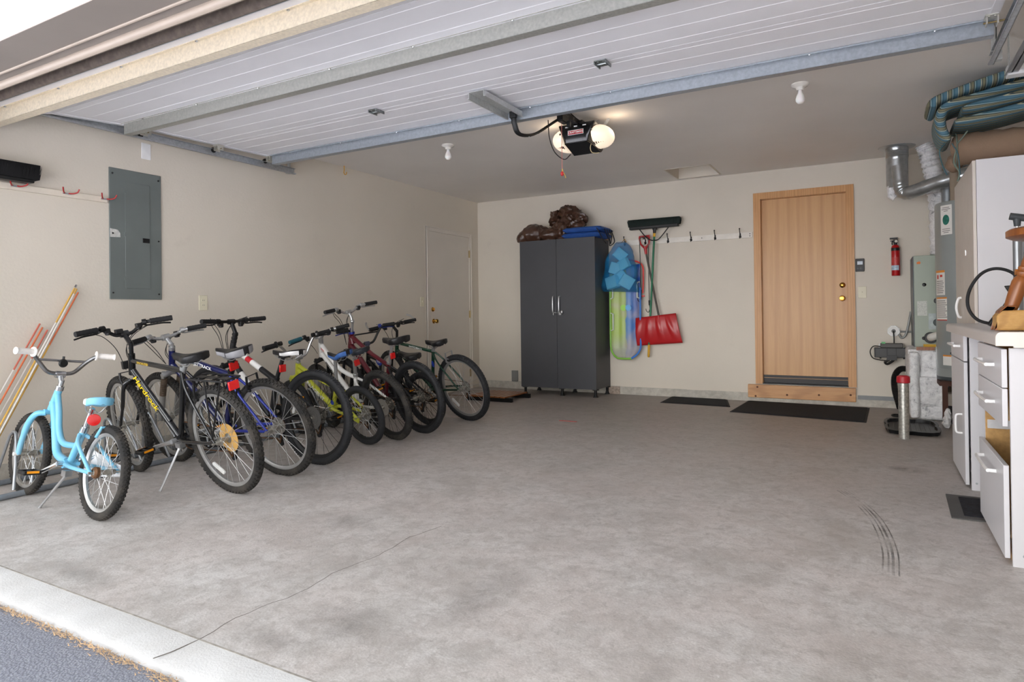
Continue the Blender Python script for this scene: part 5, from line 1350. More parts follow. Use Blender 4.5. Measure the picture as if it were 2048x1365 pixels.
def blotch(name, c, rx, ry, mtl, seed):
    from mathutils import noise as N
    P = [(c[0]+rx*math.cos(a)*(1+.5*N.noise(Vector((math.cos(a)*1.5, math.sin(a)*1.5, seed)))), c[1]+ry*math.sin(a)*(1+.5*N.noise(Vector((math.cos(a)*1.5, math.sin(a)*1.5, seed))))) for a in [2*PI*i/40 for i in range(40)]]
    b = MB(); b.add([(c[0], c[1], .0007)]+[(x, y, .0007) for x, y in P], [(0, i+1, (i+1) % 40+1) for i in range(40)]); return struct(b.build(name, mtl))
blotch('floor_stain', (.19, 4.83), .15, .12, scuff_mat('oil_stain', '#3f342a', 9, (1, 1, 1), .35, .65, True), 1)
blotch('floor_stain', (-3.6, 1.95), .22, .1, scuff_mat('brown_stain', '#6b5b47', 7, (1, 1, 1), .3, .6, True), 2)
blotch('floor_stain', (-.28, 1.42), .16, .10, scuff_mat('brown_patch', '#85766a', 5, (1, 1, 1), .2, .5), 3)
M_smudge = scuff_mat('grey_floor_smudge', '#7d7872', 3.5, (1, 1, 1), .25, .95, True)
for k, (x, y, rx, ry) in enumerate(((-2.31, 2.42, .13, .17), (-1.55, 1.62, .20, .16), (-1.24, 2.0, .16, .30), (-2.75, 1.42, .25, .07), (-.55, 1.62, .05, .30), (-1.68, 1.42, .22, .09))): blotch('floor_stain', (x, y), rx, ry, M_smudge, 11+k)
tag(MB().box(-2.64, -2.46, 5.60, 5.618, .0003, .0035).build('red_tape', mat('red_tape', '#b5443c', .6), M=None), 'thin red strip lying on the concrete floor', 'tape')
# pine needle litter along the curb
M_need = mat('dry_pine_needle', '#c2a37f', .8, var=.45, vs=3)
random.seed(9); q = MB()
for _ in range(2600):
    x = random.uniform(-4.2, -.2); y = 1.150-abs(random.gauss(0, .012)); z = -.031+random.uniform(0, .016)*(1 if y > 1.12 else .3)
    a = random.uniform(0, PI); L = random.uniform(.008, .032); w = random.uniform(.0012, .004)
    dx, dy = math.cos(a)*L, math.sin(a)*L*.6
    q.add([(x, y, z), (x+w, y+w, z+.002), (x+dx, y+dy, z+random.uniform(0, .008))], [(0, 1, 2)])
o = q.build('pine_needle_litter', M_need, ang=180); tag(o, 'brown pine needles gathered along the curb by the asphalt', 'pine needles', kind='stuff')
# bits by the side door
q = thing('slatted_tray', 'low brown slatted wooden tray on the floor behind the dark green bicycle', 'tray', (-4.0, 6.75, 0))
for k in range(7): MB().box(-.25+.075*k, -.19+.075*k, -.28, .28, .05, .065).build('slat', M_turned, q)
MB().box(-.26, .33, -.24, -.20, 0, .05).box(-.26, .33, .20, .24, 0, .05).build('runner', M_bblack, q)
tag(MB().box(-4.36, -4.27, YB-.04, YB-.013, .10, .25).box(-4.35, -4.28, YB-.046, YB-.04, .11, .24).build('foundation_vent', mat('grey_vent_metal', '#8c8d8b', .5, .4), bevel=.003), 'small grey metal vent on the far wall near the left corner', 'vent')
# ------------------------------------------------------------------ wall things near the oak door
t = thing('keypad_control', 'small black wall control with a pale screen right of the oak door', 'wall control', (-.130, YB, 1.497))
MB().box(-.041, .041, -.022, -.001, -.068, .068).build('housing', M_bblack, t, bevel=.004)
MB().box(-.024, .026, -.024, -.021, .005, .04).build('screen', mat('pale_lcd', '#c9d3dd', .3, var=.02), t)
MB().lathe([(0, -.026), (.014, -.025), (.014, -.021), (0, -.02)], (.012, 0, -.035), 'y', 16).box(-.028, -.012, -.025, -.021, -.042, -.028).build('button', mat('dark_grey_button', '#3a3b3d', .4), t)
plate('light_switch', 'ivory light switch below the black control right of the oak door', 'light switch', YB, 1.209, .078, .122, kind='switch', x=-.113, rz=0.)
_sw = bpy.data.objects['light_switch.001']; _sw.location = (-.113, YB, 1.209); _sw.rotation_euler = (0, 0, -PI/2)
fx = thing('fire_extinguisher', 'red fire extinguisher hung on the far wall', 'fire extinguisher', (.195, YB-.055, 1.37))
M_fire = mat('extinguisher_red', '#b3161a', .28, var=.04, coat=.4)
MB().lathe([(0, 0), (.036, 0), (.039, .006), (.039, .285), (.034, .305), (.018, .318), (0, .32)], (0, 0, 0), 'z', 28).build('cylinder', M_fire, fx)
MB().lathe([(.0392, .255), (.0396, .256), (.0396, .285), (.0392, .286)], (0, 0, 0), 'z', 28).build('band', M_bblack, fx)
lb = MB()
lb.grid(lambda u, v: (.0395*math.sin(R(-75+120*u)), -.0395*math.cos(R(-75+120*u)), .055+.05*v), 16, 2, 0); lb.grid(lambda u, v: (.0394*math.sin(R(-75+120*u)), -.0394*math.cos(R(-75+120*u)), .105+.085*v), 16, 2, 1)
lbo = lb.build('label', [mat('pale_blue_label', '#b9cfe0', .4, var=.25, vs=60), mat('red_print_label', '#c2423f', .4, var=.25, vs=90)], fx)
h = MB(); h.cyl((0, 0, .315), (0, 0, .345), .016); h.box(-.02, .02, -.022, .02, .34, .37); h.box(-.05, .022, -.012, .012, .375, .392); h.box(-.045, .0, -.010, .010, .355, .363); h.tube([(-.02, -.015, .362), (-.03, -.018, .34), (-.028, -.018, .315)], .006, 8)
h.build('valve', M_bblack, fx, bevel=.003)
MB().lathe([(0, -.006), (.013, -.006), (.013, 0), (0, 0)], (.006, -.022, .352), 'y', 16).build('gauge', mat('gauge_face', '#d7d2c4', .3), fx)
MB().box(-.02, .02, .035, .054, .1, .30).build('wall_bracket', M_bblack, fx)

# ------------------------------------------------------------------ utility corner
M_furn = mat('sage_grey_enamel', '#99a294', .4, .1, var=.05, vs=4); M_furn_d = mat('dark_furnace_side', '#4b5256', .4, .2)
fu = thing('furnace', 'sage grey furnace cabinet behind the water heater', 'furnace', (.60, 7.50, .66))
MB().box(-.27, .27, -.20, .27, 0, .875).build('cabinet', M_furn, fu, bevel=.004)
MB().box(-.277, -.27, -.20, .27, 0, .868).build('side_panel', M_furn_d, fu)
FY = -.2005
for (x, z, r) in ((-.185, .595, .017), (-.085, .440, .027), (-.195, .085, .016)):
    MB().lathe([(0, FY-.006), (r*.75, FY-.006), (r, FY-.003), (r, FY+.001), (0, FY+.001)], (x, 0, z), 'y', 20).build('plug', M_bblack, fu)
MB().box(-.155, -.0, FY-.002, FY, .17, .32).build('access_plate', mat('zinc_plate', '#8f9694', .4, .5, var=.15, vs=30), fu)
MB().lathe([(0, FY-.012), (.03, FY-.012), (.035, FY-.004), (.035, FY), (0, FY)], (-.085, 0, .235), 'y', 16).build('plug', mat('grey_plug', '#4f5757', .5), fu)
MB().box(-.245, -.165, FY-.001, FY, .30, .44).build('label', mat('printed_paper_label', '#c9ccc4', .5, var=.22, vs=90), fu)
MB().prism([(-.243, .795), (-.215, .795), (-.211, .81), (-.222, .82), (-.243, .812)], 'y', FY-.001, FY).build('sticker', mat('orange_sticker', '#e0792a', .5), fu)
MB().box(-.20, -.10, FY-.012, FY+.02, .002, .028).build('sticker', mat('yellow_strip', '#d6a51c', .5), fu)
q = MB(); q.tube(spline([(-.14, -.19, .09), (-.13, -.26, .10), (-.06, -.30, .13), (.02, -.32, .17), (.1, -.32, .22)], 6), .036, 14); q.build('vent_elbow', mat('white_pvc_pipe', '#d8d6cf', .4), fu)
q = MB(); q.lathe([(.034, -.03), (.05, -.03), (.055, -.005), (.05, .0), (.034, .0)], (-.14, -.198, .09), 'y', 20); q.build('collar', M_bblack, fu)
q = MB(); q.box(-.10, -.02, -.30, -.205, -.06, .045, 0); q.box(-.02, .04, -.32, -.205, -.09, .07, 1); q.build('gas_valve', [mat('grey_valve_body', '#aeb0b2', .4, .3), M_bblack], fu, bevel=.006)
# foil-wrapped plenum
def foil_mat():
    m, nt, b = new_mat('crinkled_foil'); v = _vec(nt); n = _noise(nt, v, 16, 8, .75, .6); n2 = _noise(nt, v, 55, 5, .7)
    nt.links.new(_ramp(nt, n, [(.34, lin('#8f9296')), (.42, lin('#e2e2e3')), (.6, lin('#ffffff'))]), b.inputs['Base Color'])
    b.inputs['Metallic'].default_value = .12; b.inputs['Roughness'].default_value = .3
    bn = nt.nodes.new('ShaderNodeBump'); bn.inputs['Strength'].default_value = .6; bn.inputs['Distance'].default_value = .012
    ad = nt.nodes.new('ShaderNodeMath'); ad.operation = 'ADD'; nt.links.new(n, ad.inputs[0]); nt.links.new(n2, ad.inputs[1]); nt.links.new(ad.outputs[0], bn.inputs['Height']); nt.links.new(bn.outputs[0], b.inputs['Normal']); return m
M_foil = foil_mat()
def crinkle_box(b, x0, x1, y0, y1, z0, z1, amp=.012, n=16, seed=0, r=.03):
    from mathutils import noise as N
    c = Vector(((x0+x1)/2, (y0+y1)/2, (z0+z1)/2)); h = Vector(((x1-x0)/2, (y1-y0)/2, (z1-z0)/2))
    faces = [((1, 0, 0), (0, 1, 0), (0, 0, 1)), ((-1, 0, 0), (0, 0, 1), (0, 1, 0)), ((0, 1, 0), (0, 0, 1), (1, 0, 0)), ((0, -1, 0), (1, 0, 0), (0, 0, 1)), ((0, 0, 1), (1, 0, 0), (0, 1, 0)), ((0, 0, -1), (0, 1, 0), (1, 0, 0))]
    for nrm, a, e in faces:
        nrm, a, e = Vector(nrm), Vector(a), Vector(e)
        def f_(u, v):
            p = nrm+a*(2*u-1)+e*(2*v-1); q = Vector((p.x*h.x, p.y*h.y, p.z*h.z))
            inner = Vector([math.copysign(max(0, hh-r), qq) if abs(qq) > hh-r else qq for qq, hh in zip(q, h)])
            dd = q-inner; q2 = inner+(dd.normalized()*r if dd.length > 1e-6 else dd)
            w = c+q2; k = (1-abs(N.noise(w*9+Vector((seed, 0, 0)))*2))*.6+N.noise(w*22)*.5
            return w+(dd.normalized() if dd.length > 1e-6 else nrm)*amp*k
        b.grid(f_, n, n)
pl = thing('foil_plenum', 'foil-wrapped furnace duct standing below the sage grey furnace', 'duct', (.42, 7.4, 0))
b = MB(); crinkle_box(b, -.155, .12, -.33, .25, .36, .655, .014, 18, 1); b.build('foil_wrap', M_foil, pl)
b = MB(); crinkle_box(b, -.135, .155, -.36, .24, .12, .40, .012, 18, 3); b.build('foil_wrap', M_foil, pl)
b = MB(); crinkle_box(b, -.10, .14, -.35, .22, .0, .15, .008, 14, 5); b.build('foil_wrap', M_foil, pl)
b = MB(); crinkle_box(b, -.15, -.07, -.40, -.28, .02, .63, .012, 16, 8, .035); b.build('foil_wrap', M_foil, pl)
q = MB(); q.tube([(.07, -.36, .68), (.07, -.37, .42), (.09, -.37, .36), (.13, -.36, .33)], .009, 8); q.build('gas_pipe', mat('galvanised_pipe', '#b8babb', .35, .6), pl)
q = MB(); q.cyl((.10, -.37, .50), (.15, -.37, .50), .012, 10); q.cbox((.13, -.37, .50), (.02, .03, .034)); q.build('brass_fitting', M_brass, pl)
MB().cbox((-.02, -.365, .60+.06), (.14, .03, .03)).build('wood_strip', M_turned, pl)

# wall box, conduit and backup unit
jb = thing('junction_box', 'white octagonal electrical box with conduit on the far wall', 'junction box', (.167, YB, .80))
MB().lathe([(0, -.035), (.058, -.035), (.058, -.001), (0, -.001)], (0, 0, 0), 'y', 8, 0, Matrix.Rotation(R(22.5), 4, 'Y')).build('box', mat('zinc_box', '#b3b5b3', .4, .5), jb)
MB().lathe([(0, -.039), (.05, -.039), (.052, -.035), (0, -.035)], (0, 0, 0), 'y', 8, 0, Matrix.Rotation(R(22.5), 4, 'Y')).build('cover', mat('white_cover', '#e9e8e4', .4), jb)
MB().lathe([(0, -.044), (.018, -.043), (.020, -.039), (0, -.038)], (0, 0, 0), 'y', 12).build('socket', mat('grey_socket', '#6f706e', .5), jb)
M_cond = mat('grey_conduit', '#8d8f8c', .5, .3)
MB().tube([(.05, -.02, -.005), (.155, -.02, -.008)], .010, 8).tube(spline([(.045, -.02, -.03), (.07, -.03, -.07), (.105, -.03, -.04), (.13, -.03, .06), (.155, -.03, .20)], 7), .011, 8).build('conduit', M_cond, jb)
MB().tube(spline([(0, -.045, 0), (.0, -.06, -.03), (.002, -.07, -.10), (-.002, -.08, -.18)], 6), .006, 8).build('power_cord', M_wire, jb)
bu = thing('backup_unit', 'grey and black pump box mounted on the far wall below the octagonal box', 'pump', (.125, YB-.01, .60))
b = MB(); b.box(-.135, .16, -.115, 0, -.07, .03, 0); b.box(-.08, .12, -.105, 0, .03, .075, 1); b.build('case', [mat('charcoal_case', '#3d3d3d', .45, var=.1), mat('lighter_grey_case', '#55534f', .5)], bu, bevel=.006)
b = MB()
for x in (-.125, -.02, .06, .15): b.box(x-.004, x+.004, -.118, -.1, -.07, .03)
b.build('rib', M_dark, bu); MB().cbox((-.052, -.108, .082), (.035, .02, .018)).build('indicator_light', mat('green_lens', '#2f9b48', .3), bu)
for x in (-.085, .12): MB().cyl((x, -.06, .03), (x, -.06, .07), .014, 10).build('cap', mat('white_cap_small', '#dcdcd8', .4), bu)
b = MB(); b.cbox((.02, -.125, -.07), (.09, .03, .05)); b.tube(spline([(.0, -.12, -.09), (-.04, -.12, -.115), (-.02, -.12, -.135), (.02, -.12, -.11), (.04, -.12, -.09)], 6), .012, 8); b.build('plug', M_bblack, bu, bevel=.004)
MB().tube(spline([(-.06, -.1, .04), (-.14, -.1, .045), (-.172, -.1, -.01), (-.15, -.1, -.075), (-.09, -.11, -.095), (-.03, -.12, -.10)], 7), .005, 8).build('power_cord', M_wire, bu)
for x in (-.08, .13): MB().cyl((x, -.06, -.085), (x, -.06, -.07), .009, 8).build('stud', M_bblack, bu)
ho = thing('corrugated_hose', 'black corrugated hose looping from the foil duct down to the floor', 'hose', (.25, 7.55, 0))
P = spline([(.03, .0, .43), (-.04, .02, .42), (-.085, .03, .34), (-.085, .03, .22), (-.055, .02, .08), (-.04, .0, .03)], 16)
MB().tube(P, [.027+.004*(i % 2) for i in range(len(P))], 12).build('hose', mat('black_ribbed_hose', '#111112', .4), ho)
# boot tray, ring, bollard
bt = thing('boot_tray', 'black scalloped boot tray on the floor in front of the foil duct', 'boot tray', (.26, 6.50, 0))
def scallop(sx, sy, k=1.):
    P = []
    corners = [(-1, -1), (1, -1), (1, 1), (-1, 1)]
    for i in range(72):
        a = 2*PI*i/72; ca, sa = math.cos(a), math.sin(a); r_ = 1/max(abs(ca), abs(sa))**.82
        r_ *= 1-.07*max(0, math.cos(4*a*2))
        P.append((sx*ca*r_*k, sy*sa*r_*k))
    return P
b = MB(); O = scallop(.205, .375); I = scallop(.205, .375, .88); n = len(O)
vs = [(x, y, .001) for x, y in scallop(.205, .375, .93)]+[(x, y, .034) for x, y in O]+[(x, y, .034) for x, y in I]+[(x, y, .010) for x, y in scallop(.205, .375, .86)]
fs = []
for L_ in range(3):
    for i in range(n): fs.append((L_*n+i, L_*n+(i+1) % n, (L_+1)*n+(i+1) % n, (L_+1)*n+i))
fs.append(tuple(3*n+i for i in range(n))); fs.append(tuple(reversed(range(n))))
b.add(vs, fs); b.build('tray', mat('black_moulded_plastic', '#17181a', .4), bt)
q = MB()
for i in range(9): q.tube([(-.13+.0325*i, -.26, .0125), (-.13+.0325*i, .26, .0125)], .0035, 6)
q.build('ridges', bpy.data.materials['black_moulded_plastic'], bt)
tag(MB().tube([(.035*math.cos(2*PI*i/20), .055*math.sin(2*PI*i/20), 0) for i in range(20)], .008, 8, closed=True).build('rubber_ring', M_black, M=Matrix.Translation((.165, 7.2, .0085))), 'small black rubber ring on the floor left of the foil duct', 'ring')
bo = thing('bollard', 'floor-standing galvanised guard pipe with a red cap', 'bollard', (.189, 5.975, 0))
MB().lathe([(0, 0), (.037, 0), (.037, .455), (0, .455)], (0, 0, 0), 'z', 24).build('pipe', mat('spangled_zinc_pipe', '#b3b2ab', .32, .7, var=.35, vs=60), bo)
MB().lathe([(.040, .44), (.047, .445), (.047, .478), (.044, .492), (.030, .50), (0, .50)], (0, 0, 0), 'z', 24).build('cap', mat('red_cap_plastic', '#b52430', .4), bo)

# water heater on its wooden stand
wh = thing('water_heater', 'tall grey cylindrical water heater beside the white cabinets', 'water heater', (.735, 7.0, .39))
M_wh = mat('heater_grey_enamel', '#9aa09e', .32, .15, var=.03, vs=2, coat=.2)
MB().lathe([(0, 0), (.235, 0), (.25, .01), (.25, .10), (.2485, .102), (.2485, .106), (.25, .108), (.25, 1.56), (.243, 1.578), (.05, 1.60), (0, 1.60)], (0, 0, 0), 'z', 56).build('tank', M_wh, wh)
MB().lathe([(.2515, .0), (.253, .002), (.253, .03), (.2515, .032)], (0, 0, 0), 'z', 56).build('base_ring', M_furn_d, wh)
ca = math.atan2(-.994, -.105)   # azimuth toward the camera side
def wrap(phi0, phi1, z0, z1, mtl, name, r=.2512, parent=wh):
    # phi: degrees to the image right of the near line
    b = MB()
    def f_(u, v):
        a = ca+R(phi0+(phi1-phi0)*u); return (r*math.cos(a), r*math.sin(a), z0+(z1-z0)*v)
    b.grid(f_, 12, 2); return b.build(name, mtl, parent)
M_paper = mat('white_label_paper', '#e7e5df', .5, var=.03); M_print = mat('printed_text_block', '#8d8b88', .5, var=.2, vs=120); M_orange = mat('orange_band', '#e39239', .5); M_label_red = mat('red_pictogram', '#cf3a2c', .5)
L1 = wrap(-52, -27, 1.285, 1.545, M_paper, 'label'); 
for k, (a0, a1, z) in enumerate(((-47, -32, 1.52), (-49, -30, 1.505), (-44, -35, 1.49), (-48, -31, 1.332), (-48, -31, 1.315), (-45, -34, 1.30))): wrap(a0, a1, z, z+.006, M_print, 'print_line', .2517, L1)
b = MB(); 
def cir(u, v):
    a = 2*PI*u; q = ca+R(-39.5)+math.cos(a)*.032*v/.25; return (.2518*math.cos(q), .2518*math.sin(q), 1.415+math.sin(a)*.045*v)
b.grid(cir, 28, 3); b.build('round_emblem', mat('green_emblem', '#2d7566', .5, var=.35, vs=40), L1)
L2 = wrap(-74, -44, .755, .975, M_paper, 'label', .2512); wrap(-74, -44, .955, .975, M_orange, 'print_line', .2517, L2)
wrap(-68, -62, .90, .935, M_label_red, 'pictogram', .2517, L2); wrap(-57, -50, .915, .935, M_label_red, 'pictogram', .2517, L2)
for k in range(7): wrap(-70, -49+2*(k % 2), .875-.017*k, .882-.017*k, M_print, 'print_line', .2517, L2)
L3 = wrap(-73, -40, .53, .735, M_paper, 'label', .2512); wrap(-73, -40, .722, .735, M_orange, 'print_line', .2517, L3); wrap(-73, -40, .53, .538, M_label_red, 'print_line', .2517, L3)
for k in range(9): wrap(-70, -44+2*(k % 3), .70-.018*k, .707-.018*k, M_print, 'print_line', .2517, L3)
L4 = wrap(-52, -8, .135, .225, M_paper, 'label', .2512); wrap(-52, -8, .213, .226, M_orange, 'print_line', .2517, L4)
MB().cbox((.2515*math.cos(ca+R(-28)), .2515*math.sin(ca+R(-28)), .245), (.05, .02, .016)).build('switch', M_bblack, wh)
for dx, m in ((-.10, mat('pipe_insulation', '#9a8b79', .8)), (.02, mat('copper_pipe', '#b06a45', .35, .8))): MB().cyl((dx, -.05, 1.585), (dx, -.05, 1.86), .022 if dx > 0 else .036, 14).build('water_pipe', m, wh)
st = thing('heater_stand', 'dark brown wooden stand under the grey water heater', 'stand', (.735, 7.0, 0))
for x in (-.21, .21):
    for y in (-.23, .19): MB().box(x-.02, x+.02, y-.02, y+.02, 0, .35).build('leg', mat('dark_brown_post', '#4e2f23', .7) if 'dark_brown_post' not in bpy.data.materials else bpy.data.materials['dark_brown_post'], st)
MB().box(-.25, .25, -.25, .25, .35, .389).build('platform', bpy.data.materials['dark_brown_post'], st)
tag(MB().box(-.06, .10, -.08, .10, 0, .09).box(-.062, .102, -.082, .102, .09, .105).build('cardboard_box', mat('pale_carton', '#cfc6ba', .7, var=.08), bevel=.002, M=Matrix.Translation((.585, 7.0, .16))), 'pale carton on top of dark box under the water heater', 'box')
tag(MB().box(-.05, .11, -.1, .11, .0005, .158).build('dark_box', mat('dark_carton', '#26242a', .5, var=.1), bevel=.003, M=Matrix.Translation((.585, 7.0, 0))), 'dark box on the floor under the water heater', 'box')
lump('foil_bag', 'small silver foil bag on the floor by the heater stand', 'bag', (.525, 6.66, .001), [((0, 0, .055), (.026, .05, .055), 24), ((.012, .01, .11), (.018, .04, .05), 20)], M_foil, 4, .012, 14)

# ------------------------------------------------------------------ ducts overhead
M_duct = mat('bright_galvanised_duct', '#b6babb', .28, .85, var=.12, vs=25)
vp = thing('vent_duct', 'galvanised flue pipe from the ceiling flange with elbow toward the water heater', 'vent duct', (.21, 7.36, ZC))
MB().lathe([(.10, -.012), (.155, -.006), (.16, -.002), (.16, 0), (.10, 0), (.10, -.012)], (0, 0, 0), 'z', 36).build('flange', M_duct, vp)
prof = [(.098, -.001)]
for k in range(6): prof += [(.100, -.04-.012*k), (.096, -.046-.012*k)]
prof += [(.094, -.13), (.094, -.40), (.091, -.40), (.091, -.1), (.094, -.001)]
MB().lathe(prof, (0, 0, 0), 'z', 36).build('sleeve', M_duct, vp)
P = spline([(.01, -.085, -.20), (.02, -.09, -.33), (.03, -.095, -.42), (.06, -.11, -.47), (.13, -.16, -.47), (.30, -.26, -.43), (.47, -.345, -.40)], 7)
rr = [.062]*len(P)
for k in (10, 13, 16, 19, 22, 25, 32, 37): 
    if k < len(rr): rr[k] = .066
MB().tube(P, rr, 20).build('pipe', M_duct, vp)
MB().tube(spline([(.47, -.345, -.40), (.52, -.36, -.40), (.535, -.362, -.44), (.535, -.362, -.615)], 6), [.064]*19, 20).build('elbow', M_duct, vp)
MB().tube([(-.06, -.03, -.38), (-.05, -.03, -.48), (-.02, -.03, -.50)], .034, 12).build('stub', M_foil, vp)
fd = thing('foil_duct', 'silver foil flexible duct hanging from the ceiling behind the heater', 'duct', (.47, 7.40, ZC))
P = spline([(-.03, -.03, -.003), (0, -.02, -.10), (.045, .02, -.32), (.075, .06, -.55), (.085, .06, -1.0), (.085, .06, -1.065)], 14)
MB().tube(P, [.078+.007*math.sin(i*2.2) for i in range(len(P))], 18).build('duct', M_foil, fd)
gd_ = thing('grey_duct', 'grey round duct elbow above the water heater', 'duct', (.86, 7.15, 2.35))
MB().tube(spline([(-.25, .12, -.22), (-.22, .12, -.03), (-.12, .05, .03), (.10, .0, .05)], 7), .055, 18).build('elbow', mat('dull_grey_duct', '#9aa0a3', .4, .5), gd_)
MB().tube([(-.25, .12, -.20), (-.25, .12, -.36)], .050, 18).build('pipe', bpy.data.materials['dull_grey_duct'], gd_)

# ------------------------------------------------------------------ white melamine cabinets and worktop
M_mel = mat('white_melamine', '#dcdbde', .38, var=.02, vs=2); M_chip = mat('raw_chipboard', '#c39a62', .8, var=.14, vs=45)
M_pull = mat('white_pull', '#f2f1f0', .25, coat=.3)
CX = .44
def pull(parent, y0, y1, z, x=CX, vert=False):
    b = MB()
    if vert: b.tube(spline([(x, y0, z+.055), (x-.026, y0, z+.052), (x-.032, y0, z+.03), (x-.032, y0, z-.03), (x-.026, y0, z-.052), (x, y0, z-.055)], 5), .006, 8)
    else: b.tube(spline([(x, y0, z), (x-.024, y0+.004, z), (x-.032, y0+.03, z), (x-.032, y1-.03, z), (x-.024, y1-.004, z), (x, y1, z)], 5), .0065, 8, sx=1.2)
    return b.build('handle', M_pull, parent)
def front(parent, name, y0, y1, z0, z1, hz=None, hy=None, vert=False):
    f = MB().box(CX, CX+.019, y0, y1, z0, z1).build(name, M_mel, parent, bevel=.0025)
    f.location = (-parent.location.x, -parent.location.y, 0)
    if hy: pull(f, hy[0], hy[1], hz, vert=vert)
    return f
c1 = thing('drawer_cabinet', 'white drawer cabinet with a missing middle drawer, nearest the camera', 'cabinet', (.77, 3.55, 0))
def Lc(b, c): b.v = [(p[0]-c.location.x, p[1]-c.location.y, p[2]-c.location.z) for p in b.v]; return b
b = MB(); b.box(.462, 1.09, 3.195, 3.213, 0, .862, 0); b.box(.462, 1.09, 3.885, 3.903, .0, .862, 0); b.box(.50, 1.09, 3.213, 3.885, .08, .098, 0); b.box(1.075, 1.09, 3.213, 3.885, .0, .862, 0)
b.box(.463, 1.08, 3.2135, 3.2175, .098, .86, 1); b.box(.463, 1.08, 3.8805, 3.8845, .098, .86, 1)
Lc(b, c1).build('body', [M_mel, M_chip], c1)
front(c1, 'drawer', 3.222, 3.905, .702, .857, .782, (3.40, 3.75)); front(c1, 'drawer', 3.222, 3.905, .547, .698, .625, (3.40, 3.75)); front(c1, 'drawer', 3.222, 3.905, .022, .392, .33, (3.40, 3.75))
b = MB(); b.box(.47, .95, 3.872, 3.8815, .445, .478); b.cyl((.49, 3.868, .455), (.49, 3.874, .455), .012, 12); b.prism([(.47, .44), (.55, .44), (.58, .447), (.95, .447), (.95, .476), (.47, .482)], 'y', 3.87, 3.8735); Lc(b, c1).build('drawer_slide', mat('white_metal_slide', '#dcdcdc', .35, .2), c1)
b = MB(); b.box(.463, .95, 3.24, 3.86, .10, .112, 0); Lc(b, c1).build('drawer_box', M_chip, c1)
MB().box(.47, .49, 3.213, 3.885, .001, .08).build('plinth', M_chip, c1, M=Matrix.Translation((-c1.location.x, -c1.location.y, 0)))
q = MB().lathe([(0, 3.1925), (.006, 3.1925), (.007, 3.195), (0, 3.195)], (.50, 0, .045), 'y', 10); Lc(q, c1).build('screw_cap', M_steel, c1)
c2 = thing('drawer_cabinet', 'white cabinet with one drawer over a door, beyond the knee gap', 'cabinet', (.77, 4.83, 0))
b = MB(); b.box(.462, 1.09, 4.435, 4.453, 0, .872, 0); b.box(.462, 1.09, 5.165, 5.183, 0, .872, 0); b.box(.50, 1.09, 4.453, 5.165, .08, .098, 0); b.box(1.075, 1.09, 4.453, 5.165, .0, .872, 0)
Lc(b, c2).build('body', M_mel, c2)
front(c2, 'drawer', 4.50, 5.183, .719, .868, .80, (4.66, 5.02)); front(c2, 'cabinet_door', 4.50, 5.183, .014, .713, .345, (4.62, 4.62), True)
MB().box(.51, .53, 4.453, 5.165, .001, .08).build('plinth', M_mel, c2, M=Matrix.Translation((-c2.location.x, -c2.location.y, 0)))
q = MB().lathe([(0, 4.4325), (.005, 4.4325), (.006, 4.435), (0, 4.435)], (.485, 0, .04), 'y', 10); Lc(q, c2).build('screw_cap', M_steel, c2)
wt = thing('worktop', 'pale grey rounded-edge worktop across the two white drawer cabinets', 'worktop', (.77, 4.19, .89))
b = MB(); rnd = [(.415+.018-.018*math.cos(R(a)), .925-.018+.018*math.sin(R(a))) for a in range(0, 91, 15)]
b.prism([(.415, .8735)]+rnd+[(1.11, .925), (1.11, .8735)], 'y', 3.165, 5.195); Lc(b, wt).build('slab', mat('pale_grey_laminate', '#c9c4c1', .35, var=.03, vs=3), wt)
b = MB(); rnd2 = [(.413+.02-.02*math.cos(R(a)), .927-.02+.02*math.sin(R(a))) for a in range(0, 91, 15)]
b.prism([(.413, .8725)]+rnd2+[(1.11, .927), (1.11, .866), (.47, .866), (.47, .8725)], 'y', 3.150, 3.1649); Lc(b, wt).build('end_cap', mat('cream_end_cap', '#e8e2d9', .4, var=.03, dirt='#b98a55', dirt_amt=.2), wt)
tc = thing('tall_cabinet', 'tall white cabinet beyond the worktop, stacked with cushions', 'cabinet', (.85, 5.74, 0))
b = MB(); b.box(.594, 1.11, 5.20, 5.218, 0, 2.0, 0); b.box(.594, 1.11, 6.26, 6.278, 0, 2.0); b.box(.594, 1.11, 5.218, 6.26, 1.982, 2.0); b.box(.594, 1.11, 5.218, 6.26, .08, .098); b.box(1.095, 1.11, 5.218, 6.26, 0, 1.982)
Lc(b, tc).build('body', M_mel, tc)
M_beige_door = mat('beige_door_laminate', '#d7cfc6', .4, var=.03)
for y0, y1, hy in ((5.20, 5.737, None), (5.741, 6.278, 5.93)):
    f = MB().box(.573, .592, y0, y1, .012, 1.996).build('cabinet_door', M_beige_door, tc, bevel=.0015); f.location = (-tc.location.x, -tc.location.y, 0)
    if hy: MB().tube(spline([(.573, hy, 1.105), (.553, hy, 1.095), (.540, hy, 1.03), (.553, hy, .965), (.573, hy, .955)], 6), .006, 8, sx=1.5).build('handle', M_pull, f)
q = MB(); q.box(.5715, .573, 5.60, 5.612, 1.405, 1.435); q.cyl((.5715, 5.612, 1.40), (.5715, 5.612, 1.44), .0025, 8); Lc(q, tc).build('hinge', M_chrome, tc)

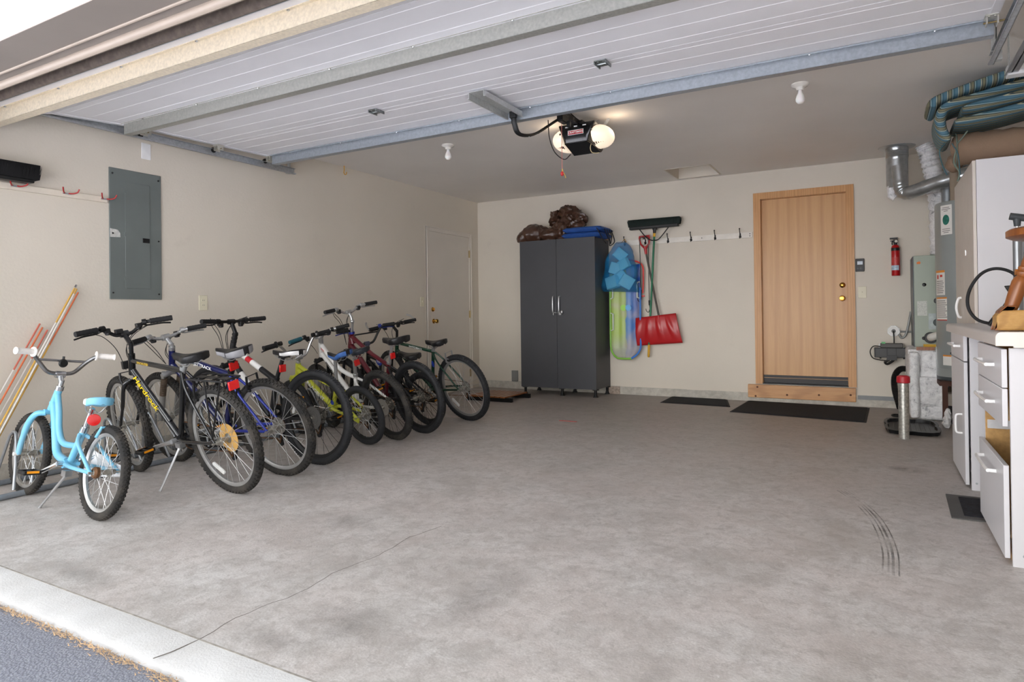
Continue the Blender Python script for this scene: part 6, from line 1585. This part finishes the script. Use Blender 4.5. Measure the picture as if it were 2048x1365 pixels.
# ------------------------------------------------------------------ on the worktop: stool, floor pump
sto = thing('wooden_stool', 'turned wooden stool with raw block foot standing on the worktop', 'stool', (.50, 3.42, .9275))
prof_leg = [(0.0136, 0.0000), (0.0204, 0.0221), (0.0258, 0.0735), (0.0292, 0.1323), (0.0299, 0.1727), (0.0245, 0.1926), (0.0190, 0.1985), (0.0245, 0.2080), (0.0252, 0.2154), (0.0197, 0.2205), (0.0252, 0.2293), (0.0252, 0.2367), (0.0190, 0.2426), (0.0204, 0.2572), (0.0177, 0.3087), (0.0136, 0.3675)]
d = Vector((.095, .02, .30)).normalized(); Mx = basis((-.022, -.01, .06), Vector((1, 0, 0))-d*d.x, d.cross(Vector((1, 0, 0))-d*d.x))
b = MB(); 
def orient(b_, o, d_):
    ez = Vector(d_).normalized(); ex = Vector((1, 0, 0)); ex = (ex-ez*ex.dot(ez)).normalized(); ey = ez.cross(ex)
    M_ = Matrix.Identity(4)
    for i in range(3): M_[i][0] = ex[i]; M_[i][1] = ey[i]; M_[i][2] = ez[i]; M_[i][3] = o[i]
    return M_
MB().lathe(prof_leg, (0, 0, 0), 'z', 24).build('leg', M_turned, sto, M=orient(None, (-.018, -.01, .035), (.115, .0, .37)))
MB().lathe(prof_leg, (0, 0, 0), 'z', 24).build('leg', M_turned, sto, M=orient(None, (.42, .03, .035), (-.10, .0, .37)))
b = MB(); b.prism([(-.055, 0), (.30, 0), (.34, .02), (.34, .065), (.30, .085), (-.035, .085), (-.055, .06)], 'y', -.065, .055); b.build('foot', M_rawwood, sto, bevel=.008)
b = MB(); b.prism([(-.058, .005), (-.048, .005), (-.045, .08), (-.02, .105), (.02, .10), (.0, .086), (-.042, .07)], 'y', -.06, .05); b.build('foot_edge', M_turned, sto, bevel=.004)
b = MB(); b.tube([(.02, .01, .245), (.33, .02, .245)], .013, 10); b.build('stretcher', mat('honey_wood_rung', '#a8662c', .4), sto)
b = MB().lathe([(0, .385), (.20, .385), (.222, .395), (.222, .42), (.21, .428), (0, .43)], (.215, .02, 0), 'z', 40); b.build('seat', M_turned, sto)
MB().ell((.07, -.045, -.001), (.035, .02, .004), 14).build('felt_pad', mat('white_pad', '#dfe3ea', .6), sto)
fp = thing('floor_pump', 'grey bicycle floor pump with a looped black hose on the worktop', 'pump', (.600, 3.88, .9275))
MB().cyl((0, 0, .03), (0, 0, .43), .019, 18).build('barrel', mat('grey_pump_barrel', '#8f9294', .3, .6), fp)
MB().cyl((.028, .0, .02), (.028, .0, .42), .008, 10).build('hose_pipe', mat('pale_pump_tube', '#b4b6b6', .3, .6), fp)
MB().lathe([(0, .42), (.026, .42), (.027, .45), (.020, .465), (0, .465)], (0, 0, 0), 'z', 18).cbox((-.022, 0, .442), (.03, .012, .012)).build('collar', M_bblack, fp)
MB().cyl((0, 0, .46), (0, 0, .50), .005, 8).build('rod', M_chrome, fp)
b = MB(); b.tube([(0, 0, .485), (0, 0, .52)], [.013, .017], 12); b.tube([(-.028, .0, .535), (.03, 0, .522)], .017, 12, 0); b.build('grip', mat('grey_black_grip', '#3b3f42', .5), fp)
MB().lathe([(0, 0), (.05, 0), (.05, .012), (.030, .03), (.026, .055), (0, .055)], (0, 0, 0), 'z', 20).build('base', M_bblack, fp)
MB().tube(spline([(.012, -.015, .20), (-.025, -.02, .262), (-.09, -.02, .285), (-.15, -.02, .258), (-.195, -.02, .18), (-.20, -.02, .10), (-.165, -.02, .04), (-.10, -.02, .018), (-.03, -.03, .016)], 9), .0075, 10).build('hose', M_black, fp)
MB().tube([(-.015, -.05, .19), (-.075, -.06, .085)], .006, 8).tube([(-.07, -.06, .095), (-.125, -.07, .012)], [.010, .012], 10).build('nozzle', M_bblack, fp)
MB().prism([(-.06, .20), (.02, .205), (.0, .15), (-.03, .14)], 'y', -.06, -.03).build('bracket', M_bblack, fp, bevel=.003)

# ------------------------------------------------------------------ on the tall cabinet: canvas roll and striped cushions
def stripe_mat(name, axis):
    m, nt, b = new_mat(name); tc_ = nt.nodes.new('ShaderNodeTexCoord'); sp = nt.nodes.new('ShaderNodeSeparateXYZ'); nt.links.new(tc_.outputs['Object'], sp.inputs[0])
    md = nt.nodes.new('ShaderNodeMath'); md.operation = 'MULTIPLY'; md.inputs[1].default_value = 1/.062
    if axis == 'T':
        ad = nt.nodes.new('ShaderNodeMath'); ad.operation = 'SUBTRACT'; nt.links.new(sp.outputs['Z'], ad.inputs[0]); nt.links.new(sp.outputs['Y'], ad.inputs[1]); nt.links.new(ad.outputs[0], md.inputs[0])
    else: nt.links.new(sp.outputs['X'], md.inputs[0])
    fr_ = nt.nodes.new('ShaderNodeMath'); fr_.operation = 'FRACT'; nt.links.new(md.outputs[0], fr_.inputs[0])
    cols = ['#4f7384', '#4f7384', '#b7b79a', '#35464b', '#75735c', '#75735c', '#2f3b3e', '#8aa0a0', '#3f6474']
    n = nt.nodes.new('ShaderNodeValToRGB'); n.color_ramp.interpolation = 'CONSTANT'
    pos = [0, .15, .30, .37, .44, .56, .68, .76, .84]
    while len(n.color_ramp.elements) < len(pos): n.color_ramp.elements.new(.5)
    for e, p, c_ in zip(n.color_ramp.elements, pos, cols): e.position = p; e.color = (*lin(c_), 1)
    nt.links.new(fr_.outputs[0], n.inputs[0]); nt.links.new(n.outputs[0], b.inputs['Base Color']); b.inputs['Roughness'].default_value = .85
    return m
M_sx, M_st = stripe_mat('striped_canvas_across', 'X'), stripe_mat('striped_canvas_along', 'T')
def slab(path, w, th, mtl, name, parent=None):
    """cushion slab: path in x-z, width along y, rounded edges, slightly pillowy"""
    P = spline([(x, 0, z) for x, z in path], 8); b = MB(); rings = []
    for i, p in enumerate(P):
        t = (P[min(i+1, len(P)-1)]-P[max(i-1, 0)]).normalized(); n_ = Vector((-t.z, 0, t.x))
        end = min(i, len(P)-1-i)/3.; k = math.sqrt(min(1, .25+end)) if end < .75 else 1
        ring = []
        for j in range(28):
            a = 2*PI*j/28; ca_, sa_ = math.cos(a), math.sin(a)
            ring.append(p+Vector((0, w/2*math.copysign(abs(ca_)**.35, ca_), 0))+n_*(th/2*k*math.copysign(abs(sa_)**.7, sa_)))
        rings.append(ring)
    b.loft(rings); return b.build(name, mtl, parent, ang=70)
rl = thing('canvas_roll', 'brown rolled canvas with green straps on top of the tall white cabinet', 'roll', (.80, 5.38, 2.112))
b = MB(); P = [(-.315+.66*i/24, 0, 0) for i in range(25)]
rr = [.106*(1 if 0 < i else .93)+.004*math.sin(i*1.7) for i in range(25)]; rr[0] = .085
b.tube(P, rr, 28, sx=1.0, sy=1.05); M_canv = mat('brown_canvas', '#8a735f', .85, var=.08, vs=6, bump=.2, bs=120); b.build('roll', M_canv, rl)
b = MB(); b.tube(spline([(-.316, -.02, .06), (-.32, .02, .035), (-.318, .01, -.02), (-.317, -.05, -.03), (-.316, -.05, .03)], 5), .008, 6); b.build('rolled_edge', M_canv, rl)
b = MB(); b.tube([(-.30, .112*math.cos(a), .110*math.sin(a)) for a in [2*PI*i/28 for i in range(28)]], .005, 6, closed=True); b.tube([(.28, .114*math.cos(a), .112*math.sin(a)) for a in [2*PI*i/28 for i in range(28)]], .006, 6, closed=True); b.tube(spline([(-.30, -.11, -.0), (-.32, -.11, -.10), (-.29, -.11, -.17), (-.30, -.10, -.23)], 5), .005, 6); b.tube([(-.30, -.112, .02), (-.24, -.112, .10)], .005, 6)
b.build('strap', mat('grey_green_strap', '#6d7a6e', .8), rl)
fe = (lump('loose_end', 'x', 'x', (.515, 5.62, 2.005), [((0, 0, .06), (.05, .10, .06), 20)], M_canv, 3, .01, 10)); fe.parent = rl; fe.location = fe.location-rl.location; del fe['label'], fe['category']
t5 = []
for i, (path, mtl, y, lab, w) in enumerate((
        ([(-.315, .012), (-.1, .035), (.12, .075), (.30, .11)], M_st, 5.39, 'lowest striped cushion, lying directly on the brown canvas roll', .40),
        ([(-.275, .090), (-.05, .118), (.15, .155), (.30, .185)], M_st, 5.37, 'second striped cushion from the bottom, its plain rounded end set back', .40),
        ([(-.35, -.10), (-.385, -.02), (-.39, .07), (-.345, .138), (-.15, .178), (.12, .228), (.30, .262)], M_st, 5.40, 'third striped cushion from the bottom, drooping over the left end of the stack', .36),
        ([(-.435, .14), (-.41, .19), (-.20, .252), (.0, .297), (.2, .328)], M_sx, 5.42, 'top striped cushion under the ceiling, with cross stripes along its edge', .38))):
    t = thing('striped_cushion', lab, 'cushion', (.80, y, 2.255), group='striped cushions on the tall cabinet')
    slab(path, w, .070, mtl, 'cover', t)
    if i == 2: MB().tube(spline([(-.36, -.12, -.10), (-.40, -.14, -.16), (-.385, -.15, -.26), (-.36, -.15, -.33)], 6), .004, 6).tube(spline([(-.33, -.15, -.12), (-.30, -.17, -.20), (-.29, -.17, -.34)], 6), .004, 6).build('tie', mat('teal_tie', '#3f5f66', .8), t)
# ------------------------------------------------------------------ camera
f_px, yaw, pit, roll, cyp = 1294.6, -.5107, .0076, -.0120, 619.26
fw = Vector((math.sin(yaw)*math.cos(pit), math.cos(yaw)*math.cos(pit), math.sin(pit)))
r0 = Vector((math.cos(yaw), -math.sin(yaw), 0)); u0 = r0.cross(fw)
rt_ = r0*math.cos(roll)+u0*math.sin(roll); up_ = -r0*math.sin(roll)+u0*math.cos(roll)
Mc = Matrix.Identity(4)
for i in range(3): Mc[i][0] = rt_[i]; Mc[i][1] = up_[i]; Mc[i][2] = -fw[i]
Mc[2][3] = 1.02
cd = bpy.data.cameras.new('camera'); co = bpy.data.objects.new('camera', cd); COL.objects.link(co); co.matrix_world = Mc
cd.sensor_fit = 'HORIZONTAL'; cd.sensor_width = 36; cd.lens = f_px*36/2048; cd.shift_y = -(682.5-cyp)/2048; cd.clip_start = .05; cd.clip_end = 200
scn.camera = co
# ------------------------------------------------------------------ daylight
w = bpy.data.worlds.new('daylight'); scn.world = w; w.use_nodes = True; nt = w.node_tree; bg_ = nt.nodes['Background']
tcw = nt.nodes.new('ShaderNodeTexCoord'); spw = nt.nodes.new('ShaderNodeSeparateXYZ'); nt.links.new(tcw.outputs['Generated'], spw.inputs[0])
# hazy bright sky: brightest along the horizon, deeper and bluer overhead
hz = _ramp(nt, spw.outputs['Z'], [(.0, HOR), (.10, HOR), (.30, .5*HOR+.5*ZEN), (.65, ZEN)])
hc = _ramp(nt, spw.outputs['Z'], [(.0, (1.0, .98, .96)), (.15, (1.0, .985, .97)), (.7, (.90, .95, 1.0))])
# sky glow added opposite the opening, dimmer elsewhere, to even out interior light
az = nt.nodes.new('ShaderNodeMath'); az.operation = 'MULTIPLY_ADD'; az.inputs[1].default_value = -1.; az.inputs[2].default_value = 0.; nt.links.new(spw.outputs['Y'], az.inputs[0])
hb2 = _ramp(nt, az.outputs[0], [(.0, .40), (.78, .44), (.98, 1.15)])
mu0 = nt.nodes.new('ShaderNodeVectorMath'); mu0.operation = 'MULTIPLY'; nt.links.new(hz, mu0.inputs[0]); nt.links.new(hb2, mu0.inputs[1]); hz = mu0.outputs[0]
mu = nt.nodes.new('ShaderNodeVectorMath'); mu.operation = 'MULTIPLY'; nt.links.new(hz, mu.inputs[0]); nt.links.new(hc, mu.inputs[1])
nt.links.new(mu.outputs[0], bg_.inputs['Color']); bg_.inputs['Strength'].default_value = SKY
sd = bpy.data.lights.new('sun', 'SUN'); sd.energy = SUN; sd.angle = R(3); sd.color = (1, .96, .90)
so = bpy.data.objects.new('sun', sd); COL.objects.link(so); so.rotation_euler = (-Vector((.2, .38, .9))).to_track_quat('-Z', 'Y').to_euler()
# lamps of the place: the bulbs inside the opener's two covers
for sx in (-.22, .22):
    ld = bpy.data.lights.new('opener_bulb', 'POINT'); ld.energy = OPN; ld.color = (1, .80, .58); ld.shadow_soft_size = .04
    lo_ = bpy.data.objects.new('opener_bulb', ld); COL.objects.link(lo_); lo_.location = (-2.065+sx*1.35, 4.95, 2.50)
vs_ = scn.view_settings; vs_.view_transform = 'Standard'; vs_.look = 'None'; vs_.gamma = 1; vs_.use_curve_mapping = False; vs_.exposure = EXPO
scn.cycles.max_bounces = 16; scn.cycles.diffuse_bounces = 10; scn.cycles.glossy_bounces = 6; scn.cycles.transparent_max_bounces = 12; scn.cycles.sample_clamp_indirect = 8
scn.cycles.use_denoising = True
